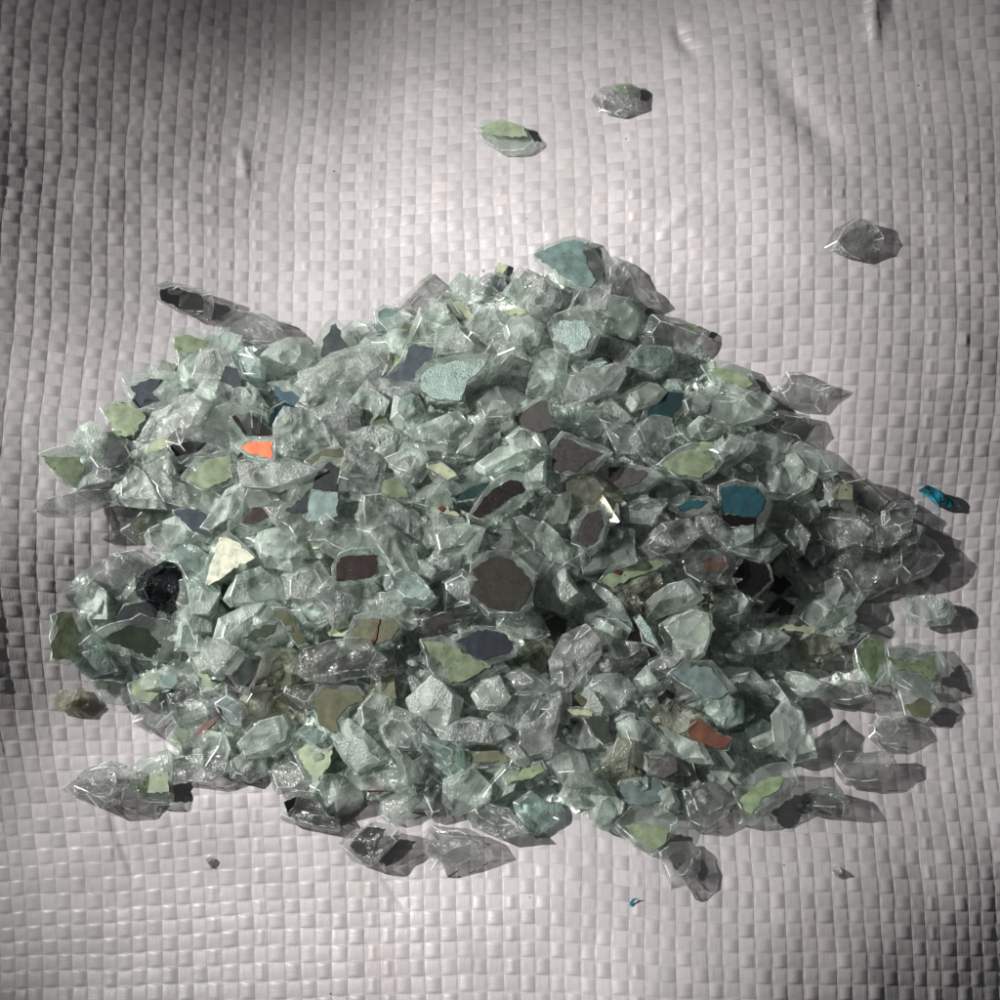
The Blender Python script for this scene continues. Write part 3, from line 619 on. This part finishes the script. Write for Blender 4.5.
dark green wing ; dark green tinted wing below the bright clear cube ; plate;1;(378,322)(400,318)(432,328)(436,345)(420,350)(392,342);T olive (405,322)(428,330)(431,343)(420,346)(398,334)
green-tinted teardrop ; green-tinted teardrop left of the slate blue lightning shape ; green;2;(370,342)(395,328)(415,330)(422,342)(405,362)(385,360)
slate blue lightning shape ; slate blue lightning-shaped patch near the top ; plate;3;(382,380)(402,358)(408,342)(438,344)(434,366)(424,382)(392,394);T slate (386,378)(405,362)(408,348)(412,345)(434,348)(429,362)(422,364)(419,376)(408,383)(389,388)
glittery mint plate ; largest glittery mint green plate near the top of the heap ; plate;3;(416,390)(417,374)(430,363)(456,357)(492,356)(486,372)(470,386)(466,406)(438,405)(426,400);T mint (420,388)(421,376)(430,368)(456,361)(487,360)(482,368)(466,382)(462,400)(440,400)(430,396)
golden-lit triangle ; clear triangle with warm glints above the glittery mint plate ; bright;2;(432,360)(435,330)(455,322)(470,340)(486,352)(480,360)(450,363)
thin pale sage edge ; thin pale sage edge right of the bright clear cube ; plate;2;*;T palesage (453,303)(462,302)(477,320)(470,322)
small olive flap ; small olive flap behind the thin pale sage edge ; plate;1;*;T olive (447,304)(452,303)(466,318)(462,324)(450,322)
clear crest ; clear crest on the top rim left of the black-green parallelogram ; clear;1;(464,297)(475,280)(490,272)(506,278)(510,298)(493,308)
black-green parallelogram ; small black-green parallelogram at the top rim ; plate;3;*;T deepteal (491,278)(497,275)(508,281)(512,298)(505,295)(492,286)
pale green corner ; tiny pale green corner sticking out at the top rim ; plate;1;*;T palesage (496,272)(498,264)(508,266)(503,274)
white-faced lump ; clear lump with a white face right of the black-green parallelogram ; bright;2;(509,276)(520,266)(540,275)(545,286)(530,302)(513,298)
faceted ball ; faceted glassy ball near the top rim ; bright;3;(528,300)(535,285)(548,278)(560,288)(563,300)(556,316)(545,320)(530,312)
pale sage line ; pale sage line left of the faceted ball ; plate;2;*;T palesage (503,311)(515,308)(528,309)(524,314)(508,315)
speckled grey shell ; speckled grey shell-shaped shard below the faceted ball ; frost;3;(502,328)(512,315)(535,314)(545,325)(540,342)(522,351)(506,342)
sunlit mint tile ; glittery sunlit mint tile inside a clear rim near the top ; plate;3;(547,328)(556,316)(580,306)(596,314)(601,335)(592,354)(570,362)(556,352);T mint (552,330)(560,321)(586,321)(592,336)(584,349)(570,354)(566,345)(553,340)
teal fan ; flat teal fan overhanging the top rim, the highest teal shard ; plate;2;(533,255)(552,245)(574,238)(590,243)(604,266)(603,288)(588,294)(560,280);T tealgrey (534,255)(552,247)(574,240)(583,242)(586,264)(596,280)(590,288)(578,285)(560,275)
curled glass sheet ; curled clear sheet with dark edges right of the teal fan ; grey;1;(604,262)(615,256)(628,262)(642,285)(655,292)(660,303)(640,312)(622,304)(606,292)
bright clear flag ; bright clear flag with a sage spot at the upper right rim ; clear;2;(638,330)(652,314)(680,318)(712,332)(700,350)(688,360)(660,362)(640,355);B sage (684,322)(698,326)(693,331)(684,327)
submerged teal patch ; teal patch seen through glass below the teal fan ; plate;2;(594,312)(605,296)(632,301)(641,318)(634,340)(602,338);B tealgrey (603,303)(610,298)(625,303)(632,310)(622,315)(612,308)
pale aqua tongue ; pale aqua tongue below the bright clear flag ; teal;3;(628,360)(640,346)(665,348)(682,356)(678,370)(650,373)(634,369)
little aqua chip ; little aqua chip between the sunlit mint tile and the scalloped fan ; plate;2;*;T mint (582,364)(590,356)(600,355)(608,363)(594,368)
scalloped fan ; bright scalloped fan with fine ridges at the upper centre ; bright;3;(560,388)(566,374)(586,366)(625,364)(627,374)(618,390)(600,400)(578,408)(565,400)
tiny mint flake ; tiny mint flake above the black-teal hollow ; plate;3;*;T mint (662,388)(668,380)(678,381)(682,390)(668,391)
black-teal hollow ; black-teal ragged patch right of the scalloped fan ; plate;2;(640,420)(646,400)(668,388)(690,390)(686,410)(676,422);T deepteal (646,418)(650,408)(665,402)(668,392)(683,393)(680,405)(672,417)
glossy flat leaf ; glossy flat clear leaf left of the black-teal hollow ; green;3;(616,397)(640,382)(656,382)(668,392)(655,405)(630,414)
gem with a white foot ; round clear gem with a white glint at its foot ; clear;3;(628,440)(635,425)(650,415)(672,418)(676,435)(665,450)(645,453)(632,447)
clear lens with black rim ; clear lens with a black lower rim right of the gem ; green;3;(686,427)(700,415)(718,420)(727,432)(705,441)(690,438)
sage cap ; sage green cap on the upper right edge ; plate;2;(700,366)(722,360)(750,370)(760,388)(740,396)(712,386);T sage (709,368)(730,369)(748,376)(753,384)(745,388)(722,380)
clean sage hexagon ; clean-edged sage hexagon right of centre ; plate;3;(656,466)(676,450)(690,444)(716,450)(722,463)(714,476)(698,484)(676,481);T sage (662,465)(678,454)(688,449)(710,455)(715,462)(710,470)(698,478)(680,475)
taupe trapezoid ; taupe brown trapezoid above centre ; plate;3;*;T brown (506,418)(520,413)(540,401)(546,400)(552,418)(558,426)(540,432)(508,434)
speckled black-brown polygon ; speckled black-brown polygon right of centre, the larger of the two ; plate;3;(546,474)(549,448)(562,433)(592,444)(612,452)(596,470)(578,478);T umber (552,470)(553,450)(562,438)(575,442)(590,450)(606,453)(586,462)(578,471)
speckled black-brown triangle ; speckled black-brown triangle in a clear pointed shard ; plate;3;(603,465)(625,462)(652,468)(665,477)(648,490)(612,499);T umber (608,468)(625,467)(648,473)(640,482)(612,492)
black-flecked heart ; black flecked patch in a rounded clear shard to the upper right of the brown hexagon ; plate;3;(570,545)(574,522)(586,508)(604,505)(610,522)(604,542)(588,554);T umber (576,540)(580,526)(586,515)(600,510)(603,525)(598,540)(585,547)
slanting black-brown bar ; slanting black-brown bar above the big brown hexagon ; plate;3;(466,518)(488,486)(508,474)(524,476)(534,490)(510,508)(484,524);T umber (472,514)(492,490)(504,483)(510,480)(518,481)(526,490)(508,500)(492,512)(478,518)
black-teal slit ; black-teal slit left of the slanting black-brown bar ; plate;2;(446,490)(470,472)(490,476)(494,486)(474,502)(456,504);T deepteal (450,497)(470,488)(490,482)(486,488)(472,498)(460,500)
tilted pale sage tab ; tilted pale sage tab near the centre ; plate;3;*;T palesage (428,466)(440,463)(452,470)(457,476)(448,480)(436,473)
sage wedge in glass ; sage wedge inside clear glass left of centre ; plate;2;(374,502)(380,474)(400,474)(414,490)(412,504);T sage (380,499)(384,480)(395,479)(407,490)(408,498)
cream sliver with rust dot ; cream sliver with a rust dot near the centre ; plate;3;*;T palesage (433,508)(438,502)(460,516)(445,514);O rust (438,509)(441,505)(445,508)(442,512)
green-edged clear leaf ; clear leaf with a green lower edge near the centre top ; green;3;(472,468)(500,445)(525,443)(533,451)(508,465)(485,477)
broken turquoise fleck ; broken turquoise fleck left of the big turquoise block ; plate;2;(668,510)(684,496)(712,498)(712,512)(684,518);T turq (677,506)(690,500)(708,502)(700,508)(680,511)
big turquoise block ; big dark turquoise block with a black band at the right ; plate;3;(717,486)(736,480)(760,483)(771,498)(769,518)(760,535)(742,548)(720,543);T turq (721,488)(736,485)(758,488)(765,500)(762,510)(756,517)(722,513);T black (722,514)(756,518)(755,525)(723,526);T turq (724,527)(740,528)(756,526)(750,536)(738,543)(725,540)
rosy clear bar ; rosy clear bar left of the big turquoise block ; grey;3;(635,548)(660,522)(690,518)(700,535)(680,550)(650,559);B burgundy (655,535)(680,522)(690,528)(672,540)
rust-backed nugget ; clear nugget with a rust red back and silver glint ; clear;3;(676,560)(700,549)(732,546)(739,568)(726,584)(700,588)(684,576);B rust (700,561)(725,555)(727,570)(708,572)
sage bar with red dot ; sage bar with a dark red dot right of the brown hexagon ; plate;2;(596,583)(608,568)(632,560)(660,554)(670,564)(640,584)(612,594);T sage (601,581)(608,574)(626,570)(656,560)(664,564)(656,570)(630,578)(612,588);O rust (613,573)(617,570)(622,571)(619,575)
dark clear lens ; dark clear lens below the sage bar with red dot ; smoke;3;(616,590)(635,575)(660,568)(664,585)(645,598)(625,597)
frosted block ; frosted block right of the dark clear lens ; frost;3;(642,602)(670,585)(690,578)(705,598)(695,607)(668,615)(645,625)(646,612)
crumpled grey shell ; large crumpled grey shell right of centre bottom ; frost;3;(658,625)(672,615)(690,608)(713,612)(712,635)(705,655)(690,665)(668,650)(660,635)
mint thorn ; mint green thorn left of the crumpled grey shell ; plate;3;*;T mint (636,620)(640,615)(650,628)(658,647)(645,638)
blue-grey pentagon ; blue-grey painted pentagon below the crumpled grey shell ; plate;3;(666,675)(682,663)(710,662)(736,692)(718,704)(700,702)(690,692);T greyteal (672,674)(684,668)(708,667)(730,692)(718,699)(704,698)(692,688)
dark teal boat ; dark teal boat shape above the grey hood ; plate;2;*;T greyteal (614,722)(624,717)(646,717)(658,727)(655,734)(638,737)(622,732)
brick-red fragment ; brick red fragment in shade at the lower right ; plate;2;*;T rust (688,733)(690,720)(700,718)(714,733)(732,738)(726,748)(706,748)(690,738)
blue-grey hazy block ; hazy block above the brick-red fragment ; teal;3;(702,699)(725,695)(745,700)(744,722)(722,731)(708,718)
gleaming shark fin ; gleaming silver shark fin at the centre of the front slope ; grey;3;(548,660)(562,634)(585,623)(602,631)(600,652)(585,674)(566,696)(552,690)
glinting hollow shard ; glinting shard right of the gleaming shark fin ; bright;2;(602,655)(620,640)(645,642)(650,655)(630,670)(608,673)
folded clear sheet ; folded clear sheet below the glinting hollow shard ; clear;3;(573,696)(592,674)(620,672)(637,688)(627,705)(605,718)(580,712)
small clear tile ; small clear tile right of the folded clear sheet ; green;3;(632,680)(646,664)(661,684)(640,694)
yellow-green needle ; yellow-green needle lying flat on the front slope ; plate;3;*;T palesage (566,709)(578,709)(592,712)(592,716)(572,714)
dark green blade ; dark green blade below the yellow-green needle ; plate;2;*;T darkgreen (584,718)(600,716)(612,742)(604,745)(594,734)
grey hood ; grey hood-shaped shard with a sparkling tip at the lower right ; grey;3;(638,766)(650,758)(680,753)(694,756)(696,766)(690,776)(684,788)(672,788)(654,780)
teal-grey dome ; teal-grey dome under the grey hood ; plate;2;(608,808)(618,782)(645,773)(664,781)(672,802)(652,812);T greyteal (613,800)(622,785)(645,777)(662,785)(668,800)(650,804)(628,806)
olive-bottomed shard ; clear shard with an olive bottom at the lower rim ; plate;1;(613,825)(630,808)(660,805)(677,820)(675,838)(655,854)(635,844);T sage (625,826)(645,823)(668,828)(666,842)(655,851)(638,842)
sparkling hook ; dark sparkling shard with a long shadow, lowest at the right ; bright;1;(658,852)(670,842)(690,840)(702,850)(700,870)(690,885)(670,890)(664,872);B umber (668,856)(681,851)(686,862)(676,871)
curved clear shell ; curved clear shell with one bright dot at the lower right ; clear;2;(682,790)(700,776)(722,782)(737,802)(728,815)(705,828)(690,820)
slanted green bar ; slanted green bar in a clear block at the lower right rim ; plate;1;(732,796)(750,778)(770,768)(792,766)(798,780)(780,800)(756,818)(742,816);T leaf (740,800)(752,788)(768,778)(784,777)(780,788)(760,802)(752,814)(746,812)
bubbly upright shard ; bubbly upright shard at the right end of the front slope ; frost;2;(770,715)(785,695)(800,705)(812,735)(818,758)(795,764)(775,750)
hazy corner shard ; hazy corner shard left of the bubbly upright shard ; green;1;(744,728)(760,718)(774,728)(776,752)(758,762)(746,748)
low grey tongue ; low grey tongue in shade at the right rim ; green;1;(762,678)(780,668)(805,672)(830,685)(820,698)(790,697)
bright rippled tongue ; bright rippled tongue at the right rim below the black hollow ; bright;1;(822,690)(840,678)(865,682)(878,700)(850,706)(825,702)
green oak leaf ; green patch like a ragged leaf at the right rim ; plate;2;(852,650)(866,635)(888,640)(892,668)(874,690)(858,676);T leaf (857,654)(864,640)(870,637)(884,642)(884,658)(878,668)(872,682)(866,672)
green waistcoat patch ; wide green patch in clear glass right of the green oak leaf ; plate;1;(884,650)(910,645)(935,648)(944,665)(938,686)(910,690)(888,676);T leaf (886,656)(905,663)(925,660)(935,655)(935,680)(915,672)(895,668)
dull olive corner ; dull olive corner at the right end below the green waistcoat patch ; plate;1;(896,692)(925,687)(938,705)(926,723)(903,718);T olive (905,705)(920,698)(933,704)(928,718)(912,715)
honey-edged cube ; clear cube with a honey coloured edge at the right rim ; bright;2;(868,725)(875,712)(890,707)(905,715)(914,732)(900,750)(880,751)(868,738)
clear boat ; clear boat-shaped chunk lying free at the lower right ; clear;1;(832,768)(836,754)(870,753)(892,752)(900,768)(885,785)(868,788)(845,785)
dark mound ; dark glassy mound lying free at the lower right ; grey;1;(795,810)(802,795)(820,785)(842,790)(850,802)(850,816)(820,817);B charcoal (802,808)(812,796)(825,795)(826,812)
crown shard ; clear crown-shaped shard at the upper right rim ; bright;2;(770,388)(780,382)(786,371)(800,371)(816,379)(820,384)(836,385)(828,400)(822,413)(800,412)(776,404)
black-centred brick ; clear brick with a black centre below the crown shard ; clear;1;(744,405)(760,402)(790,412)(810,415)(814,430)(805,445)(785,442)(760,428);B black (752,406)(775,409)(796,418)(788,436)(765,425)
mint chip in shade ; mint chip in a black gap at the right ; plate;1;*;T mint (773,458)(782,450)(790,453)(793,462)(778,461)
black-windowed dome ; clear dome with a small black window at the right ; clear;2;(798,482)(812,468)(835,470)(846,481)(841,496)(820,500)(804,494);B black (809,475)(825,473)(825,487)(809,488)
clear prism ; clear prism at the right rim beside the black-windowed dome ; clear;1;(842,480)(865,476)(880,488)(890,500)(875,518)(855,508)
glinting rim crumb ; glinting crumb between the clear prism and the sack ; bright;1;(880,512)(893,500)(910,500)(918,508)(910,530)(895,538)(882,527)
large smooth oval ; large smooth oval at the right slope ; grey;2;(808,522)(825,515)(860,515)(874,530)(860,545)(838,550)(815,540)
broad clear slab ; broad clear slab resting on the sack at the right ; clear;1;(826,565)(850,548)(890,540)(902,560)(900,585)(870,600)(845,603)(835,590)
black-windowed cube ; clear cube with a black window at the far right of the heap ; clear;2;(888,541)(915,529)(935,540)(945,555)(930,575)(905,585)(890,572);B black (896,546)(915,541)(920,559)(908,572)(898,561)
jet black flake ; jet black flake in the dark hollow at the right ; plate;2;*;T black (732,575)(745,558)(765,560)(770,580)(752,598)(738,590)
black crumb ; black crumb right of the jet black flake ; plate;1;*;T black (770,575)(782,572)(792,585)(780,595)(768,590)
glassy rafter ; long clear rafter leaning across the dark hollow at the right ; bright;3;(778,549)(788,545)(808,566)(833,598)(826,612)(800,592)
cream-lined slab ; clear slab with a cream and pink lower line at the right ; plate;3;(744,612)(770,598)(805,602)(830,612)(838,626)(820,640)(780,634)(750,636);T palesage (746,624)(758,629)(780,622)(800,627)(815,626)(814,635)(795,631)(768,629)(750,631)
spiky crystal ; spiky crystal shard below the cream-lined slab ; frost;3;(730,642)(745,632)(775,626)(792,638)(780,650)(755,656)(738,653)
dusky green shard ; dusky green shard right of the spiky crystal ; smoke;1;(790,646)(806,632)(830,640)(842,652)(822,664)(798,662)
'''
LOOSE = '''
- ; oval clear pebble with a sage top, upper of the two shards above the heap ; clear;(591,100)(596,89)(611,83)(632,83)(641,89)(641,107)(619,116)(598,112);B sage (613,85)(632,85)(638,90)(634,97)(620,92)
- ; sage topped leaf-shaped shard on bare sack above the heap ; plate;(475,130)(485,121)(500,119)(525,127)(535,142)(525,151)(502,152)(485,142);T sage (480,128)(500,120)(524,127)(528,137)(505,136)(487,135)
- ; clear crumpled shard alone on the bare sack at the upper right ; bright;(824,248)(835,228)(855,218)(875,222)(884,238)(880,250)(860,260)(840,256)
- ; frosted oval shard with a pointed shadow, alone right of the heap ; frost;(899,605)(905,596)(925,594)(950,600)(958,612)(950,625)(925,628)(905,620)
- ; small blue glass splinter alone at the right, the only blue one ; blue;(918,490)(925,487)(945,495)(955,503)(952,508)(940,508)(932,500)
- ; tiny clear crumb on the sack below the lower right rim ; clear;(830,868)(836,865)(839,872)(835,878)
- ; tiny clear crumb on the sack below the lower left rim ; clear;(206,860)(211,857)(215,860)(211,867)
- ; minute bluish speck of glass on the sack below the sparkling hook ; blue;(629,903)(632,901)(634,903)(632,905)
'''
def parse_coats(parts):
    out = []
    for p in parts:
        p = p.strip()
        if not p: continue
        mode, col, rest = p.split(' ', 2); out.append((mode, col, P(rest)))
    return out
for line in T.strip().splitlines():
    f = [a.strip() for a in line.split(';')]
    short, label, gl, lay, outl = f[:5]; coats = parse_coats(f[5:])
    if outl == '*':
        r = random.Random(len(ALL)); g = grow(coats[0][2], 1.0, 3.0)
        outl = [(x+r.uniform(-1.5, 2), y+r.uniform(-1.5, 3.5)) for x, y in g]
        # drop concave wiggles of the paint from the body outline
        outl = [p for k, p in enumerate(outl) if len(outl) < 7 or k % 2 == 0 or r.random() < .5]
    else: outl = P(outl)
    make_shard(outl, coats, gl, int(lay), label, short)
HERO = len(ALL)
for line in LOOSE.strip().splitlines():
    f = [a.strip() for a in line.split(';')]
    outl = P(f[3]); tiny = extent(outl)[0] < 14
    make_shard(outl, parse_coats(f[4:]), f[2], 1, f[1], None, loose=True, th=.06 if tiny else (.14 if 'blue' in f[2] else None))

# ---- clear shards between the distinctive ones
cent = [a['px'] for a in ALL]
rad = [.33*(a['ex']+a['ey'])/2 for a in ALL]
rp = random.Random(99); auto = []
def rand_outline(cx, cy, r, asp, ang, rnd):
    k = rnd.choice([4, 5, 5, 6]); pts = []
    for q in range(k):
        a = 2*math.pi*(q+rnd.uniform(-.28, .28))/k; rr = r*rnd.uniform(.75, 1.15)
        x, y = rr*math.cos(a)*asp, rr*math.sin(a)/asp
        pts.append((cx+x*math.cos(ang)-y*math.sin(ang), cy+x*math.sin(ang)+y*math.cos(ang)))
    return pts
tries = 0
NAUTO = 300-len(ALL)
while len(auto) < NAUTO and tries < 30000:
    tries += 1; need = 1.0 if tries < 9000 else (.8 if tries < 18000 else .62)
    x, y = rp.uniform(55, 930), rp.uniform(260, 832)
    if not inside((x, y), HULL) or edge_d((x, y), HULL) < 11: continue
    if any(math.hypot(x-c[0], y-c[1]) < (rr+15)*need for c, rr in zip(cent, rad)): continue
    cent.append((x, y)); rad.append(15); auto.append((x, y))
for x, y in auto:
    r = rp.uniform(21, 35); asp = rp.uniform(1.0, 1.5); ang = rp.uniform(-.9, .9)
    edge = edge_d((x, y), HULL)
    if edge < 28: r = min(r, 23)
    g = rp.choices(['clear', 'green', 'frost', 'bright', 'grey', 'plate', 'teal', 'smoke'], [22, 26, 12, 14, 8, 12, 5, 3])[0]
    pts = rand_outline(x, y, r, asp, ang, rp)
    coats = []
    if rp.random() < .14:
        col = rp.choice(['sage', 'olive', 'greyteal', 'sage', 'tealgrey', 'darkgreen'])
        coats = [('B', col, grow(rand_outline(x, y, r*.6, asp, ang, rp), 1))]
    make_shard(pts, coats, g, rp.choice([1, 2, 2, 2]), None)
    ALL[-1]['coat'] = coats[0][1] if coats else None
# ---- labels of those: shape + place beside the distinctive shards
def side(p, q):
    dx, dy = p[0]-q[0], p[1]-q[1]; a = math.degrees(math.atan2(-dy, dx)) % 360
    return ['right of', 'to the upper right of', 'above', 'to the upper left of', 'left of', 'to the lower left of', 'below', 'to the lower right of'][int((a+22.5)//45) % 8]
KW = {'crystal': 'transparent', 'clear': 'clear', 'green': 'greenish clear', 'frost': 'frosted', 'bright': 'glinting clear', 'grey': 'greyish clear', 'plate': 'flat clear', 'teal': 'aqua', 'smoke': 'smoky'}
CW_ = {'sage': 'sage-backed', 'olive': 'olive-backed', 'greyteal': 'grey-teal-backed', 'tealgrey': 'teal-backed', 'darkgreen': 'dark green-backed'}
used = {}
for a in ALL:
    if a['label']: used[a['label']] = a
for a in ALL:
    if a['label']: continue
    sz = a['ex']*a['ey']; asp = max(a['ex'], a['ey'])/min(a['ex'], a['ey'])
    s = 'small' if sz < 1300 else ('large' if sz > 2600 else 'middling')
    if asp > 1.5: s = 'long' if sz > 1500 else 'narrow'
    kind = (CW_[a['coat']] if a.get('coat') else KW[a['glass']])
    near = sorted(REFS, key=lambda r: math.hypot(r[1][0]-a['px'][0], r[1][1]-a['px'][1]))
    for i, j in ((0, 1), (0, 2), (1, 2), (0, 3), (1, 3), (2, 3)):
        lab = f"{s} {kind} shard {side(a['px'], near[i][1])} the {near[i][0]}, near the {near[j][0]}"
        if len(lab.replace('-', ' ').split()) > 16: lab = f"{kind} shard {side(a['px'], near[i][1])} the {near[i][0]}, near the {near[j][0]}"
        if len(lab.replace('-', ' ').split()) > 16: lab = f"{s} {kind} shard {side(a['px'], near[i][1])} the {near[i][0]}"
        if len(lab.replace('-', ' ').split()) > 16: lab = f"{kind} shard {side(a['px'], near[i][1])} the {near[i][0]}"
        if lab not in used: break
    used[lab] = a; a['label'] = lab; a['o']['label'] = lab

# ------------------------------------------------------------------ the crushed glass underneath, which nobody could count
def filler():
    rnd = random.Random(5); bm = bmesh.new()
    mats = ['rubble', 'rubblegreen', 'rubbledeep', 'green', 'clear', 'bright']; pm = ['sage', 'olive', 'tealgrey', 'darkgreen', 'umber', 'charcoal']
    n = 0
    # continuous bed of fine rubble
    st = 6.5; pts = {}
    for iy in range(int(250/st), int(850/st)):
        for ix in range(int(40/st), int(950/st)):
            x = ix*st+rnd.uniform(-2.6, 2.6); y = iy*st+rnd.uniform(-2.6, 2.6)
            if not inside((x, y), HULL) or edge_d((x, y), HULL) < 12: continue
            hp = heap(x, y); up = max(.01, (hp-.15)*min(1, (edge_d((x, y), HULL)-12)/22)+rnd.uniform(-.04, .04))
            g = ground(x, y, up); pts[(ix, iy)] = bm.verts.new((g.x, g.y, g.z+up))
    for (ix, iy), v in pts.items():
        a, b, c = pts.get((ix+1, iy)), pts.get((ix, iy+1)), pts.get((ix+1, iy+1))
        mi = rnd.choices(range(3), [6, 5, 2])[0]
        for tri in ((v, b, c), (v, c, a)):
            if None not in tri: bm.faces.new(tri).material_index = mi if rnd.random() < .7 else rnd.randrange(3)
    while n < 470:
        x, y = rnd.uniform(60, 925), rnd.uniform(265, 828)
        if not inside((x, y), HULL) or edge_d((x, y), HULL) < 14: continue
        hp = heap(x, y)
        tiny = n > 240
        r = rnd.uniform(.05, .11) if tiny else rnd.uniform(.24, .44); up = max(.1, hp-.10+rnd.uniform(-.06, .08)) if not tiny else hp+rnd.uniform(0, .14)
        g = ground(x, y, up); c = Vector((g.x, g.y, g.z+up))
        if up < r*.8: up = r*.55
        rot = Matrix.Rotation(rnd.uniform(-.45, .45), 3, 'X') @ Matrix.Rotation(rnd.uniform(-.45, .45), 3, 'Y') @ Matrix.Rotation(rnd.uniform(0, 6.3), 3, 'Z')
        k = rnd.randint(5, 7); th = r*rnd.uniform(.4, .6); asp = rnd.uniform(.75, 1.3); vs = []
        for zz, f in ((th, rnd.uniform(.6, 1)), (-th, rnd.uniform(.7, 1))):
            for q in range(k):
                a = 2*math.pi*(q+rnd.uniform(-.25, .25))/k
                vs.append(bm.verts.new(c+rot @ Vector((r*f*math.cos(a)*asp, r*f*math.sin(a)/asp, zz*rnd.uniform(.8, 1.1)))))
        t_, b_ = vs[:k], vs[k:]
        mi = rnd.choices(range(6), [0, 0, 0, 7, 4, 3])[0]
        ft = bm.faces.new(t_); fb = bm.faces.new(b_[::-1]); fs = [ft, fb]
        for q in range(k):
            q2 = (q+1) % k; fs.append(bm.faces.new((t_[q], b_[q], b_[q2], t_[q2])))
        for f in fs: f.material_index = mi
        if not tiny and rnd.random() < .24: (ft if rnd.random() < .5 else fb).material_index = 6+rnd.randrange(6)
        n += 1
    bmesh.ops.recalc_face_normals(bm, faces=bm.faces[:])
    me = bpy.data.meshes.new('crushed_glass'); bm.to_mesh(me); bm.free()
    for m in mats: me.materials.append(GLASS[m])
    for m in pm: me.materials.append(PAINT[m])
    o = bpy.data.objects.new('crushed_glass', me); C.objects.link(o)
    o['kind'] = 'stuff'; o['category'] = 'crushed glass'; o['label'] = 'deeper layers of crushed green-grey glass seen in the gaps of the heap'
filler()

# ------------------------------------------------------------------ render settings
cy = S.cycles
cy.max_bounces = 8; cy.transmission_bounces = 7; cy.transparent_max_bounces = 14; cy.glossy_bounces = 4; cy.diffuse_bounces = 2; cy.adaptive_threshold = .05
cy.caustics_refractive = False; cy.caustics_reflective = False; cy.blur_glossy = .4
cy.sample_clamp_indirect = 4.0; cy.sample_clamp_direct = 3
cy.use_denoising = True; cy.denoiser = 'OPENIMAGEDENOISE'
print('LONG', [a['label'] for a in ALL if len(a['label'].replace('-', ' ').split()) > 16])
print('SHARDS', len(ALL), 'heroes', HERO, 'auto', len(auto), 'tries', tries, 'relief', H0.min(), H0.max())
